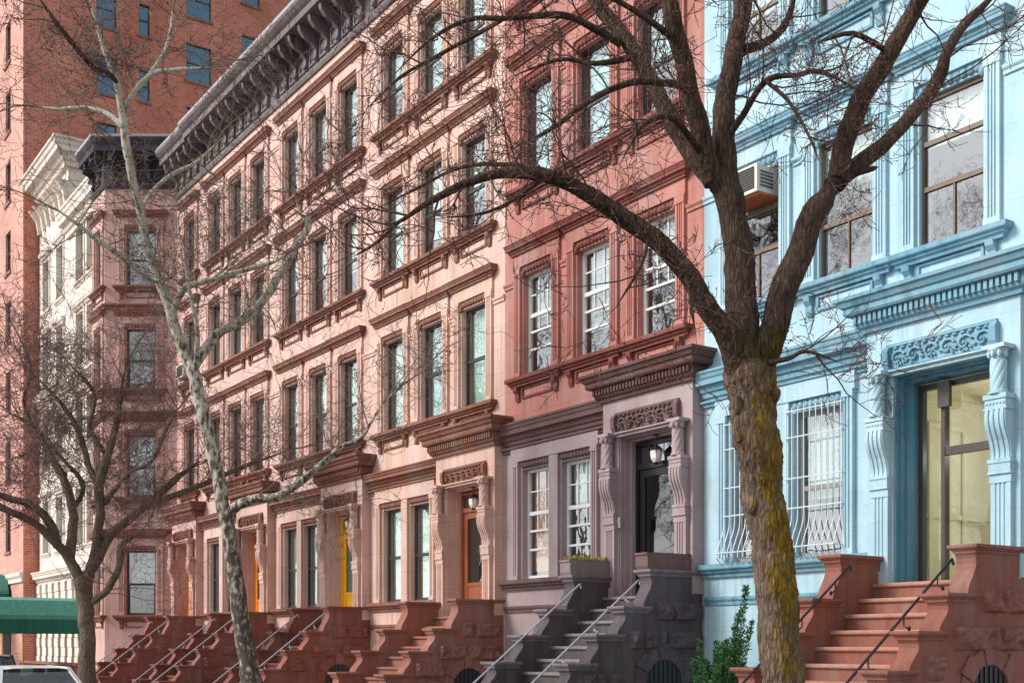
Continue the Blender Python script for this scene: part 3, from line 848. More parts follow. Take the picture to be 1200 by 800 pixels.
def row_house(name, label, X, L, mt, styles, shades, door_kind, stp, width=5.5, bay=False, seed=1, group=None):
    root = thing(name, label, 'house', (X, D0, 0), group)
    holes = []; rng = random.Random(seed)
    xe = -2.40 if bay else -width
    w = .92
    wx = [WX[0]] if bay else WX
    for (z0, z1) in L['f']:
        for cx in wx: holes.append((cx-w/2, cx+w/2, z0, z1))
    low = [(-1.83, -.38, L['land']-.1, L['fr0']-.05)]
    if not bay:
        for cx in PX: low.append((cx-.44, cx+.44, L['pw0'], L['pw1']))
    zs = L['pc0']+.05
    a = MB(); a.holes_wall(xe, 0, 0, zs, low, 0, .25); a.build('lower_wall', mt['low'], root)
    b = MB(); b.holes_wall(xe, 0, zs, L['rc0']+.15, holes, 0, .25)
    b.build('upper_wall', mt['up'], root)
    # dim rooms behind the glass
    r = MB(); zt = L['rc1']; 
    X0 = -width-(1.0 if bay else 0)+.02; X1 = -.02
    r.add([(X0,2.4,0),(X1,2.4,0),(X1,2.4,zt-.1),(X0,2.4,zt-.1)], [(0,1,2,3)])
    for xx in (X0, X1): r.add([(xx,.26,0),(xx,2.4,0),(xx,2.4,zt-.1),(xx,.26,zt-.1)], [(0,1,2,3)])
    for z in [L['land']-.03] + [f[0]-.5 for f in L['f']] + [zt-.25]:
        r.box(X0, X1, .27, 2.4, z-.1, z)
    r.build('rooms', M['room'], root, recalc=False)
    rf = MB(); rf.box(X0, X1, .02, 12, zt-.18, zt-.06); rf.box(X0, X1, 11.9, 12, 0, zt-.18)
    rf.box(X1-.0, X1+.015, .26, 12, 0, zt-.18); rf.build('roof', M['roofing'], root)
    # windows
    for fi, (z0, z1) in enumerate(L['f']):
        for wi, cx in enumerate(wx):
            sty = styles[fi+1]; sh = shades[fi+1]
            drop = 1.0 if sh in ('shadegreen', 'shadeteal') and rng.random() < .6 else rng.choice([.45, .55, .7, .9])
            if isinstance(sh, (list, tuple)): sh, drop = sh[wi]
            elif rng.random() < .3: sh, drop = rng.choice([('rollershade', rng.uniform(.3, .7)), ('blind', rng.uniform(.4, .95)), ('curtain', rng.uniform(.3, 1))])
            window(root, I4, cx, z0, z1, w, sty, sh, drop)
            surround(root, I4, cx, z0, z1, w, mt['up_s'], mt['trim'])
    for fi, (z0, z1) in enumerate(L['f']):           # impost bands between the surrounds
        for (p, q) in ((xe+.0, -4.43-.46-.28), (-4.43+.46+.28, -2.77-.46-.28), (-2.77+.46+.28, -1.12-.46-.28), (-1.12+.46+.28, -.0)):
            if bay and p < -2.5: continue
            p = max(p, xe)
            if q-p > .05: tb = MB(); tb.sweep([(q, 0), (p, 0)], prof_band(z1-.16, z1-.05, .05)); tb.build('impost_band', mt['up_s'], root)
    if not bay:
        for wi, cx in enumerate(PX):
            sh = shades[0]; drop = 1.0
            if isinstance(sh, (list, tuple)): sh, drop = sh[wi]
            window(root, I4, cx, L['pw0'], L['pw1'], .88, styles[0], sh, drop)
        ps = MB()
        for a0, a1 in ((PX[0]+.49, PX[0]+.66), (PX[1]-.68, PX[1]-.50)): fluted(ps, a0, a1, 0, L['pw0']-.02, L['pw1']+.16, .07, 2)
        ps.box(PX[1]+.48, PX[0]-.48, -.06, 0, L['pw0']-.02, L['pw1']+.16)
        ps.box(PX[1]-.72, PX[0]+.70, -.075, 0, L['pw1']+.16, L['pc0']-.06)
        pso = ps.build('window_surround', mt['low'], root)
        rp = MB()
        for cx in PX: rope(rp, cx-.43, cx+.43, -.01, L['pw1']+.08, .065)
        rp.build('rope_moulding', mt['low_t'], pso, smooth=True)
        sl = MB(); sl.sweep([(-2.28, 0), (-width+.02, 0)], prof_sill(L['pw0']-.2, L['pw0']-.004, .16))
        ub = MB(); ub.sweep([(-2.28, 0), (-width+.02, 0)], prof_band(L['pw0']-.62, L['pw0']-.5, .05)); ub.build('plinth_band', mt['low_t'], root); sl.build('sill', mt['low_t'], pso)
        if L is LR:
            for i in range(22): sl.box(-5.18+.115*i, -5.18+.115*i+.06, -.05, 0, L['pw0']-.34, L['pw0']-.25)
        pc = MB(); pc.sweep([(-2.23, 0), (-width+.0, 0)], prof_cornice(L['pc0'], L['pc1'], .24)); pb = MB(); pb.sweep([(-2.23, 0), (-width, 0)], prof_band(L['pc0']-.14, L['pc0']-.06, .10)); pb.build('storey_band', mt['low_t'], root)
        pc.build('storey_cornice', mt['low_t'], root)
        bs = MB(); bs.sweep([(-2.26, 0), (-width+.01, 0)], [(0, 0), (.08, 0), (.08, 1.0), (.05, 1.08), (0, 1.1)]); bs.build('plinth', mt['low'], root)
    portico(root, L, mt, door=door_kind, seed=seed)
    door(root, L, door_kind)
    stoop(root, L, *stp, seed, M['plumcoping'] if stp[0] is M['stoopdark'] else None)
    if not bay:
        roof_cornice(root, [(-.01, 0), (-width+.01, 0)], L['rc0'], L['rc1'], mt.get('rc', M['cornice']), .78, mt.get('rcb'))
    return root

# ---------------------------------------------------------------- the row
X0 = -8.05
mt_blue = dict(low=M['blue'], up=M['blue'], up_s=M['blue'], trim=M['bluetrim'], low_t=M['bluetrim'], plate=M['blue'], pcornice=M['bluetrim'], carve=M['bluetrim'], column=M['blue'], jamb=M['bluejamb'], rc=M['bluedark'])
mt_red = dict(low=M['mauve'], up=M['red'], up_s=M['red'], trim=M['redtrim'], low_t=M['mauvetrim'], plate=M['mauve'], pcornice=M['maroon'], carve=M['mauvetrim'], column=M['mauve'], rc=M['maroon'])
def mt_pink(a, t): return dict(low=a, up=a, up_s=a, trim=t, low_t=t, plate=a, pcornice=t, carve=t, column=a, rc=M['cornice'], rcb=M['cornice'])
blue = row_house('brownstone_house', 'light blue brownstone with glazed cream vestibule and terracotta stoop', X0, LR, mt_blue,
    ['grey', 'blue', 'blue', 'blue'], [[('blind', .6), ('curtain', .45)], [('curtain', .3), None or ('curtain', .35), ('curtain', .3)], 'curtain', 'curtain'], 'vestibule',
    (M['stoopred'], M['stooprock'], M['stooptread'], M['iron']), seed=3)
red = row_house('brownstone_house', 'coral red brownstone with mauve lower storey and dark plum stoop', X0-5.5, LR, mt_red,
    ['white', 'white', 'dark', 'dark'], [[('curtain', .35), ('lampglow', .95)], [('blind', .3), ('blind', .75), ('curtain', .5)], [('shadeteal', .45), ('shadeteal', 1), ('shadeteal', .9)], 'curtain'], 'black',
    (M['stoopdark'], M['stoopdarkrock'], M['stoopgrey'], M['steel']), seed=7)
p2 = row_house('brownstone_house', 'peach brownstone with red wooden door beside the coral red house', X0-11, LP, mt_pink(M['pink'], M['pinktrim']),
    ['dark']*4, ['shadegreen', [('shadegreen', 1), ('shadeteal', 1), ('shadegreen', 1)], [('shadegreen', .6), ('curtain', .8), ('shadegreen', .9)], 'shadeteal'], 'wood',
    (M['stoopbrown'], M['stoopbrownrock'], M['stoopbrown'], None), seed=11, group='pink brownstone row houses')
p3 = row_house('brownstone_house', 'pink brownstone with bright yellow door and green shaded parlour windows', X0-16.5, LP, mt_pink(M['pink2'], M['pinktrim2']),
    ['dark']*4, ['shadeteal', 'shadegreen', 'shadeteal', 'shadeteal'], 'yellow',
    (M['stoopmaroon'], M['stoopmaroon'], M['stoopmaroon'], M['steel']), seed=13, group='pink brownstone row houses')
p4 = row_house('brownstone_house', 'pink brownstone with orange door, partly behind the pale mottled tree trunk', X0-22, LP, mt_pink(M['pink3'], M['pinktrim2']),
    ['dark']*4, ['curtain', 'curtain', 'shadeteal', 'curtain'], 'orange',
    (M['stoopmaroon'], M['stoopmaroon'], M['stoopmaroon'], M['steel']), seed=17, group='pink brownstone row houses')
p5 = row_house('brownstone_house', 'farthest brownstone with canted bay front and dark slate cornice', X0-27.5, LP, mt_pink(M['pink4'], M['pinktrim2']),
    ['dark']*4, ['curtain', 'curtain', 'shadeteal', 'curtain'], 'orange',
    (M['stoopmaroon'], M['stoopmaroon'], M['stoopmaroon'], M['steel']), bay=True, seed=19, group='pink brownstone row houses')
# canted bay of the farthest house
BA = [(-2.40, 0), (-3.72, -1.93), (-5.06, -1.93), (-6.38, 0)]
bay_w = MB()
for i in range(3):
    a, e = Vector(BA[i]), Vector(BA[i+1]); d = e-a; Ln = d.length; ang = math.atan2(d.y, d.x)+PI
    T = Matrix.Translation((a.x, a.y, 0)) @ Matrix.Rotation(ang, 4, 'Z')   # local x runs 0 .. -Ln
    fl = [(LP['pw0'], LP['pw1'])] + LP['f']
    w = .95 if i != 1 else .7
    bay_w.M = T
    bay_w.holes_wall(-Ln, 0, 0, LP['rc0']+.6, [(-Ln/2-w/2, -Ln/2+w/2, z0, z1) for z0, z1 in fl], 0, .25)
    if i < 2:
        for k, (z0, z1) in enumerate(fl):
            window(p5, T, -Ln/2, z0, z1, w, 'dark', ['curtain', 'curtain', 'blind', 'blind'][k], [.5, .6, .9, .6][k])
            surround(p5, T, -Ln/2, z0, z1, w, M['pink4'], M['pinktrim2'])
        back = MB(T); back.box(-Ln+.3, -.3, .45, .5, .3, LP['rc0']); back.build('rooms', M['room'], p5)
bay_w.build('bay_wall', M['pink4'], p5)
for z in (LP['pc0'], 9.0, 12.45):
    bs = MB(); bs.sweep(BA, prof_band(z, z+.16, .10)); bs.build('bay_band', M['pinktrim2'], p5)
roof_cornice(p5, [(-.01, 0), (-2.40, 0)], LP['rc0'], LP['rc1'], M['cornice'], .7)
roof_cornice(p5, [(-2.0, .6)] + BA + [(-6.8, .6)], LP['rc0']+.38, LP['rc1']+.50, M['cornicedark'], .5)
brf = MB(); brf.prism_z([(-2.4, .3)] + BA[0:4] + [(-6.38, .3)], LP['rc1']+.38, LP['rc1']+.48); brf.build('bay_roof', M['roofing'], p5)

# ---------------------------------------------------------------- window grilles of the blue house
for k, cx in enumerate(PX):
    g = MB(); z0, z1 = LR['pw0']-.02, LR['pw1']+.06; w = .98
    def yy(z):
        t = max(0, min(1, (z0+.62-z)/.55)); return -.10-.17*(t*t*(3-2*t)) + (.10*max(0, (z0+.10-z)/.10))
    zs = [z1-(z1-z0)*i/24 for i in range(25)]
    for i in range(10):
        x = cx-w/2+w*i/9
        g.tube([(x, yy(z), z) for z in zs], .0085, 5)
    for z in (z1-.05, z1-.42, z1-1.0, z0+.72, z0+.16):
        g.tube([(cx-w/2-.02, yy(z)-.002, z), (cx+w/2+.02, yy(z)-.002, z)], .010, 5)
        for sx in (-1, 1):
            if z > z0+.5: g.tube([(cx+sx*(w/2+.02), yy(z)-.002, z), (cx+sx*(w/2+.02), .0, z)], .009, 5)
    for sx in (-1, 1):
        g.tube([(cx+sx*w/2, yy(z0+.16), z0+.16), (cx+sx*w/2, 0, z0+.16)], .009, 5)
    g.build('window_grille', M['whiteiron'], blue)

# ---------------------------------------------------------------- cream building beyond the row
cr = thing('apartment_building', 'cream stone building with rusticated base beyond the brownstones', 'building', (-42.0, 11.8, 0))
m = MB(); fl = [(1.4, 3.4)] + [(5.3+3.25*i, 7.4+3.25*i) for i in range(5)]
xs = [-1.9, -3.4, -6.3, -8.5]
hl = [(x-.5, x+.5, a, b) for x in xs for a, b in fl[1:]]
m.holes_wall(-9.7, 0, 4.3, 17.6, [h for h in hl if h[0] > -5 and h[3] < 17.4] + [h for h in hl if h[0] < -5 and h[3] < 17.4], 0, .3)
m.add([(0,0,0),(0,14,0),(0,14,17.6),(0,0,17.6)], [(0,1,2,3)])
m.box(-9.7, -5.1, 0.001, 14, 17.6, 20.72); m.box(-9.69, -5.0, 13.9, 14, 0, 17.6)
m.build('wall', M['cream'], cr)
for x in xs:
    for a, b in fl[1:]:
        if b < 17.4:
            window(cr, I4, x, a, b, 1.0, 'grey', 'curtain', .5, .18)
            q = MB(); q.cap3(x-.6, x+.6, 0, .01, prof_sill(a-.16, a-.004, .1)); q.box(x-.62, x-.50, -.04, 0, a, b+.1); q.box(x+.50, x+.62, -.04, 0, a, b+.1)
            q.cap3(x-.64, x+.64, -.04, 0, prof_cornice(b+.1, b+.34, .13)); q.build('window_surround', M['cream'], cr)
q = MB(); q.box(-9.6, -.1, .6, .65, 0, 17.4); q.build('rooms', M['room'], cr)
q = MB()
for i in range(10):                                  # rusticated piers of the base
    x = -.5-1.0*i
    for k in range(11): q.box(x-.30, x+.30, -.10-.02*(k % 2 == 0), .3, .1+.36*k, .446+.36*k)
q.box(-9.7, 0, .06, .3, 3.3, 4.1); q.build('rusticated_base', M['cream'], cr)
q = MB()
for i in range(9):
    x = -1.0-1.0*i; q.box(x-.18, x+.18, .2, .25, .2, 3.3)
q.build('base_window', M['maroon'], cr)
q = MB(); q.sweep([(0, 0), (-9.7, 0)], prof_cornice(4.05, 4.55, .35)); q.build('storey_cornice', M['cream'], cr); q = MB(); q.sweep([(0, 0), (-9.7, 0)], prof_cornice(11.3, 11.7, .3)); q.build('storey_cornice', M['cream'], cr)
q = MB(); q.cap3(-9.7, -5.1, 0, 6, prof_cornice(19.8, 20.7, .7)); q.sweep([(0, 0), (-5.05, 0)], prof_cornice(17.0, 17.9, .5))
for i in range(7): q.prism_x([(0, 18.4), (-.12, 18.4), (-.2, 18.9), (-.5, 19.3), (0, 19.3)], -9.5+.7*i, -9.32+.7*i)
q.build('roof_cornice', M['cream'], cr)
q = MB()
for i in range(40):
    x = -.2-.22*i; q.lathe((x, -.95, .35), [(.03,0),(.05,.08),(.03,.16),(.055,.32),(.03,.5),(.04,.55)], 8)
q.box(-9.2, 0, -1.03, -.87, .9, 1.0); q.box(-9.2, 0, -1.03, -.87, .2, .35)
fb = q.build('baluster_railing', M['pinktrim2'], None, org=None); fb.location = (-42.0, 11.8, 0)
tag(fb, 'low brown baluster railing in front of the cream stone base', 'railing')

# ---------------------------------------------------------------- tall brick building
tb = thing('brick_apartment_block', 'tall red brick apartment block rising behind the row houses', 'building', (-51.85, 11.2, 0))
def to_y(px):                                        # where the side wall is met
    t = (px-600)/1400; return ((-t)*(.825*51.85) - .565*51.85)/-(.825-t*.565) if False else (.565*51.85 + t*.825*51.85)/(.825-t*.565)
cols = [(14.15, 15.0, 25.1, 1.6), (15.95, 16.42, 25.2, 1.35), (18.05, 19.2, 26.65, 1.65), (20.65, 21.5, 28.0, 1.4), (23.2, 24.3, 26.65, 1.65)]
SW = Matrix.Rotation(PI/2, 4, 'Z')                   # local x -> +y, local y -> -x (inwards)
side_h = []
for (a, b, zb, h) in cols:
    for k in range(-8, 4):
        z = zb+2.85*k
        if z > 1 : side_h.append((a-11.2, b-11.2, z, z+h))
m = MB(SW); m.holes_wall(0, 16, 0, 36, side_h, 0, .2); m.build('side_wall', M['brickside'], tb)
fz = [(5.6+3.0*k) for k in range(10)]
fx = [-2.85, -5.4, -8, -10.5]
fh = [(x-.5, x+.5, z, z+1.75) for x in fx for z in fz]
m = MB(); m.holes_wall(-14, 0, 0, 36, fh, 0, .25); m.build('front_wall', M['brickfront'], tb)
def simple_window(parent, T, h, mat, glassm, sill=True, shade=None):
    x0, x1, z0, z1 = h; f = .05
    w = MB(T)
    w.box(x0, x0+f, .1, .16, z0, z1); w.box(x1-f, x1, .1, .16, z0, z1); w.box(x0+f, x1-f, .1, .16, z1-f, z1); w.box(x0+f, x1-f, .1, .16, z0, z0+f)
    zm = z0+(z1-z0)*.5; w.box(x0+f, x1-f, .1, .16, zm-.03, zm+.03)
    o = w.build('window', mat, parent)
    g = MB(T); g.pane(x0+f, x1-f, .125, .131, z0+f, z1-f); g.build('pane', glassm, o)
    if sill:
        s = MB(T); s.box(x0-.08, x1+.08, -.06, .1, z0-.12, z0-.004); s.build('sill', M['stonesill'], o)
    return o
rng = random.Random(5)
for h in side_h:
    if h[2] > 15 and h[3] < 35: 
        simple_window(tb, SW, h, M['darkframe'], M['glassblue'])
for h in fh: simple_window(tb, I4, h, M['darkframe'], M['glass'])
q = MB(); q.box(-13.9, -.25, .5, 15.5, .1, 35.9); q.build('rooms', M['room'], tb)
q = MB(); q.box(-14, -.01, .01, 16, 35.98, 36.1); q.build('roof', M['roofing'], tb)
q = MB(); q.sweep([(0, 0), (-14, 0)], prof_band(4.2, 4.6, .15)); q.build('storey_band', M['cream'], tb)
q = MB()
for x in (-3.0, -5.4, -8): q.box(x-.7, x+.7, -.03, 0, 1.0, 3.9)
q.build('entrance_panel', M['room'], tb)

# ---------------------------------------------------------------- street awnings
def canopy(name, label, X, y0, y1, w, z0, z1):
    r = thing(name, label, 'awning', (X, y1, 0))
    L = y1-y0
    t = MB(); t.prism_y([(-w/2, z0+.45), (-w/2+.05, z0+.62), (-w*.3, z1-.12), (0, z1), (w*.3, z1-.12), (w/2-.05, z0+.62), (w/2, z0+.45)], -L, 0)
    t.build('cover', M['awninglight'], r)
    v = MB()
    v.box(w/2+.002, w/2+.02, -L, 0, z0, z0+.47); v.box(-w/2-.02, -w/2-.002, -L, 0, z0, z0+.47); v.box(-w/2, w/2, -L-.02, -L-.002, z0, z0+.5)
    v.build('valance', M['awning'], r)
    for (x, y) in ((-w/2+.08, -L+.1), (w/2-.08, -L+.1), (w/2-.08, -L*.5), (w/2-.08, -.25)):
        p = MB(); p.tube([(x, y, 0), (x, y, z0+.5)], .035, 8); p.ball((x, y, .04), .07, .07, .05); p.build('post', M['brass'], r)
    return r
canopy('street_awning', 'long green cloth awning over the pavement behind the left tree', -44.2, 6.9, 11.7, 2.4, 2.02, 3.28)
canopy('street_awning', 'second dark green awning farther along at the brick block entrance', -55.5, 6.9, 11.1, 3.0, 3.3, 4.7)

# ---------------------------------------------------------------- ground
def sheet(name, x0, x1, y0, y1, z, mat, thick=None):
    q = MB()
    if thick: q.box(x0, x1, y0, y1, z-thick, z)
    else: q.add([(x0,y0,z),(x1,y0,z),(x1,y1,z),(x0,y1,z)], [(0,1,2,3)])
    return tag(q.build(name, mat), kind='structure')
sheet('ground', -600, 600, -600, 600, -.158, M['earth'])
sheet('road', -260, 120, -3.0, 6.25, -.15, M['asphalt'])
sheet('pavement', -260, 120, 6.45, 14.0, 0, M['pavement'], .15)
sheet('pavement', -260, 120, -8.0, -3.2, 0, M['pavement'], .15)
sheet('kerb', -260, 120, 6.25, 6.448, .004, M['kerb'], .17)
sheet('kerb', -260, 120, -3.198, -3.0, .004, M['kerb'], .17)

# ---------------------------------------------------------------- trees
def smooth_path(pts, sub=5):
    """pts: [(Vector, radius)] -> Catmull-Rom"""
    out = []
    n = len(pts)
    for i in range(n-1):
        p0, p1, p2, p3 = pts[max(i-1,0)], pts[i], pts[i+1], pts[min(i+2,n-1)]
        for k in range(sub):
            t = k/sub
            q = .5*((2*p1[0]) + (p2[0]-p0[0])*t + (2*p0[0]-5*p1[0]+4*p2[0]-p3[0])*t*t + (3*p1[0]-p0[0]-3*p2[0]+p3[0])*t**3)
            out.append((q, p1[1]+(p2[1]-p1[1])*t))
    out.append(pts[-1]); return out
def limb(mb, pts, sides=10, rough=.07, seed=0, sub=5, ridge=0.0, thin=0.9):
    """pts: (px, py, z, width in px)"""
    pp = smooth_path([(P(a, b, z), w*thin/2/1400*z) for a, b, z, w in pts], sub)
    c = []; r = []; npp = len(pp)
    for i, (q, rr) in enumerate(pp):
        rr *= max(.18, min(1, (npp-1-i)/max(1, npp*.22)+.12))
        j = Vector((noise.noise(q*3+Vector((seed,0,0))), noise.noise(q*3+Vector((0,seed+9,0))), noise.noise(q*3+Vector((0,0,seed+5)))))*rr*.35
        c.append(q+j*(0 if i == 0 else 1)); r.append(rr*(1+rough*(1.2 if ridge else 2)*noise.noise(q*5+Vector((seed, 3, 1)))))
    o0 = len(mb.v)
    mb.tube(c, r, sides)
    for i in range(o0, len(mb.v)):                   # knobbly bark
        v = Vector(mb.v[i]); k = (i-o0)//sides
        if k < len(c):
            d = v-c[k]
            if ridge:
                q = Vector((v.x*44, v.y*44, v.z*7+noise.noise(v*6)*1.2)); e = 1-abs(noise.noise(q))*2.4; e2 = noise.noise(v*70)
                d = d*(1+ridge*(min(1, max(-.4, -e))*.011+e2*.0035)/max(.05, d.length))
            mb.v[i] = tuple(c[k]+d*(1+rough*(.9 if ridge else 1.6)*noise.noise(v*7)+rough*.5*noise.noise(v*23)))
    return list(zip(c, r))
def rdir(rng):
    while True:
        v = Vector((rng.uniform(-1,1), rng.uniform(-1,1), rng.uniform(-1,1)))
        if .05 < v.length < 1: return v.normalized()
def grow(tw, buds, p, d, ln, r, lev, rng, cfg):
    n = 5 if lev < 2 else 4
    pts = [p.copy()]; q = p.copy(); d = d.normalized(); dirs = [d.copy()]
    for i in range(n):
        d = (d + rdir(rng)*cfg['wig'] + Vector((0,0,cfg['up']))).normalized()
        q = q + d*(ln/n); pts.append(q.copy()); dirs.append(d.copy())
    rad = [max(cfg['rmin'], r*(1-.62*i/n)) for i in range(n+1)]
    tw.tube(pts, rad, 5 if lev == 0 else (4 if lev == 1 else 3), cap=False)
    if buds is not None and lev >= cfg['levels']-2:
        for i in range(1, n+1):
            if rng.random() < cfg['bud']:
                b = pts[i] + rdir(rng)*cfg['rmin']*1.4; s = cfg['bs']*rng.uniform(.7, 1.3)
                e = dirs[i]*s*1.5
                sx = dirs[i].orthogonal().normalized()*s*.55; sy = dirs[i].cross(sx).normalized()*s*.55
                buds.add([b-e*.3, b+sx, b+sy, b-sx, b-sy, b+e], [(0,2,1),(0,3,2),(0,4,3),(0,1,4),(5,1,2),(5,2,3),(5,3,4),(5,4,1)])
    if lev >= cfg['levels']-1: return
    k = cfg['kids'][lev]
    for j in range(k):
        i = rng.randint(1, n)
        nd = (dirs[i]*cfg['along'] + rdir(rng)*cfg['spread']).normalized()
        grow(tw, buds, pts[i], nd, ln*rng.uniform(.42, .72), max(cfg['rmin'], rad[i]*.68), lev+1, rng, cfg)
def twigs_on(tw, buds, path, every, ln, r, rng, cfg, start=.15, bias=None):
    tot = 0; acc = 0; L = sum((path[i+1][0]-path[i][0]).length for i in range(len(path)-1)); nxt = L*start
    for i in range(len(path)-1):
        seg = path[i+1][0]-path[i][0]; acc += seg.length
        while acc > nxt:
            nxt += every*rng.uniform(.6, 1.4)
            d = (seg.normalized()*.5 + rdir(rng)*1.0 + (bias or Vector((0,0,.15)))).normalized()
            rr = min(r, path[i][1]*.6)
            grow(tw, buds, path[i][0], d, ln*rng.uniform(.5, 1.25), rr, 0, rng, cfg)

def finish_tree(name, label, base, wood, woodm, limbs, limbm, tw, twm, buds, budm):
    t = thing(name, label, 'tree', base)
    wood.build('trunk', woodm, t, smooth=True, org=base)
    lo = limbs.build('limbs', limbm, t, smooth=True, org=base)
    cr = tw.build('crown', twm, t, smooth=True, org=base, recalc=False); tag(cr, 'bare crown of fine twigs')
    if buds is not None and buds.v: buds.build('buds', budm, cr, org=base, recalc=False)
    return t

# the big foreground tree
rng = random.Random(42)
Z = 9.4
wd, lb, tw, bd = MB(), MB(), MB(), MB()
tr = [(922,1010,Z,92),(921,955,Z,66),(917,830,Z,50),(909,700,Z,48),(898,610,Z,47),(890,540,Z,51),(884,480,Z,54),(880,445,Z,62),(876,405,Z,44),(874,385,Z,20)]
limb(wd, tr, 110, .05, 1, 34, ridge=1.1, thin=1.0)
for (a, b, s) in ((864,474,8),(909,462,8),(866,512,6),(885,530,11),(907,535,7),(880,592,8),(893,455,12),(902,650,7)):   # burrs and knots
    q = P(a, b, Z-.10); s = s/1400*Z*.8; o0 = len(wd.v)
    wd.ball(q, s*1.1, s*.9, s*1.5, 14, 9)
    for i in range(o0, len(wd.v)):
        v = Vector(wd.v[i]); wd.v[i] = tuple(q+(v-q)*(1+.5*noise.noise(v*14)))
main = []
main.append(limb(lb, [(876,450,Z,34),(852,398,Z-.1,30),(818,340,Z-.25,27),(775,287,Z-.4,25),(722,248,Z-.5,23),(680,222,Z-.6,20),(638,207,Z-.7,17),(590,202,Z-.8,14),(540,218,Z-.9,11),(498,240,Z-1,9),(462,262,Z-1.05,7),(430,258,Z-1.1,5)], 28, .05, 2, 14, .5))
main.append(limb(lb, [(878,445,Z,50),(870,350,Z,42),(861,270,Z,37),(850,205,Z,36),(846,160,Z,30),(851,110,Z+.05,27),(862,50,Z+.1,25),(872,-10,Z+.2,22),(880,-90,Z+.3,16),(900,-190,Z+.4,8)], 36, .05, 3, 14, .7))
main.append(limb(lb, [(850,225,Z,30),(828,190,Z-.1,26),(812,120,Z-.2,25),(798,60,Z-.3,24),(786,0,Z-.4,22),(770,-80,Z-.5,16),(740,-180,Z-.6,8)], 26, .05, 4, 12, .5))
main.append(limb(lb, [(836,215,Z-.05,24),(806,172,Z+.1,24),(783,135,Z+.25,23),(745,65,Z+.45,20),(705,10,Z+.6,18),(650,-60,Z+.8,12),(600,-130,Z+.9,7)], 26, .05, 5, 12, .5))
main.append(limb(lb, [(884,450,Z,40),(902,395,Z-.05,38),(926,325,Z-.1,36),(955,255,Z-.15,34),(984,207,Z-.2,33)], 36, .05, 6, 16, .7))
main.append(limb(lb, [(980,214,Z-.2,28),(988,172,Z-.25,27),(1003,130,Z-.3,26),(1022,95,Z-.35,25),(1052,45,Z-.4,23),(1082,-10,Z-.45,21),(1120,-90,Z-.5,14),(1150,-180,Z-.5,7)], 28, .05, 7, 12, .5))
main.append(limb(lb, [(976,218,Z-.2,26),(1012,188,Z-.1,22),(1052,153,Z,19),(1086,115,Z+.1,17),(1103,85,Z+.15,18),(1109,62,Z+.2,14),(1130,30,Z+.3,12),(1164,-5,Z+.4,10),(1210,-60,Z+.5,6)], 10, .05, 8))
main.append(limb(lb, [(1000,203,Z-.15,10),(1016,200,Z-.2,8),(1029,196,Z-.22,6)], 8, .05, 9))
sub = []
for k, pts in enumerate([
    [(727,52,Z+.45,11),(700,36,Z+.35,10),(668,20,Z+.2,9),(636,18,Z+.1,8),(590,22,Z,7),(548,24,Z-.1,6),(500,50,Z-.2,5),(455,95,Z-.3,4)],
    [(815,105,Z-.25,11),(780,98,Z-.35,9),(738,97,Z-.45,9),(690,118,Z-.55,8),(652,148,Z-.6,6),(618,165,Z-.7,5)],
    [(690,226,Z-.55,9),(640,200,Z-.4,7),(585,193,Z-.3,6),(540,196,Z-.2,5),(490,220,Z-.1,4),(440,245,Z,4)],
    [(822,180,Z-.1,10),(790,140,Z-.5,8),(755,145,Z-.8,7),(728,190,Z-1,5)],
    [(590,22,Z,6),(560,40,Z+.2,6),(520,62,Z+.3,5),(470,90,Z+.4,4),(430,128,Z+.5,3)],
    [(845,172,Z,10),(871,135,Z-.15,9),(898,95,Z-.3,8),(935,88,Z-.4,7),(962,84,Z-.5,6),(1016,111,Z-.6,4)],
    [(898,95,Z-.3,6),(925,120,Z-.5,5),(948,160,Z-.6,4),(960,190,Z-.7,3)],
    [(870,60,Z+.1,14),(905,45,Z+.3,11),(925,20,Z+.4,9),(935,-30,Z+.5,7)],
    [(898,425,Z-.1,8),(925,420,Z-.3,7),(945,412,Z-.4,5),(985,425,Z-.5,3)],
    [(800,300,Z-.3,7),(808,345,Z-.4,4),(815,390,Z-.5,3)],
    [(745,66,Z+.4,10),(700,75,Z+.3,7),(655,70,Z+.2,5),(600,90,Z+.1,4)],
    [(1040,60,Z-.4,9),(1000,40,Z-.5,7),(960,50,Z-.6,5)],
    [(470,258,Z-1,5),(440,285,Z-1.1,4),(415,300,Z-1.1,3)],
    [(795,50,Z-.3,10),(755,20,Z-.6,8),(700,-10,Z-.9,6),(640,-30,Z-1.1,5)],
    [(760,275,Z-.45,6),(752,310,Z-.6,4),(722,360,Z-.7,3)],
    [(640,207,Z-.7,6),(600,235,Z-.9,5),(565,250,Z-1.0,4),(520,255,Z-1.1,3)],
    ]):
    sub.append(limb(lb, pts, 7, .06, 20+k, 4))
cfg = dict(levels=4, kids=[4, 3, 3], wig=.30, up=.06, rmin=.0024, bud=.34, bs=.008, along=.55, spread=1.0)
for k, m_ in enumerate(main):
    if k in (7,): continue
    if k == 4: continue
    if k != 7: grow(tw, bd, m_[-4][0], (m_[-1][0]-m_[-6][0]), .7, .006, 0, rng, cfg)
    twigs_on(tw, bd, m_, .42 if k else .28, .80, .009, rng, cfg, start={0: .45, 1: .5, 2: .3, 3: .25, 5: .15, 6: .3}.get(k, .3))
for k, s_ in enumerate(sub):
    twigs_on(tw, bd, s_, .19, .68, .0075, rng, cfg, start=.12)
    q, r_ = s_[-1]; grow(tw, bd, q, (s_[-1][0]-s_[-3][0]), .6, r_, 0, rng, cfg)
finish_tree('street_tree', 'large bare tree with yellow moss on its forked trunk before the blue house', P(917, 754, Z) - Vector((0,0,EYE)), wd, M['bark'], lb, M['barklimb'], tw, M['twig'], bd, M['bud'])

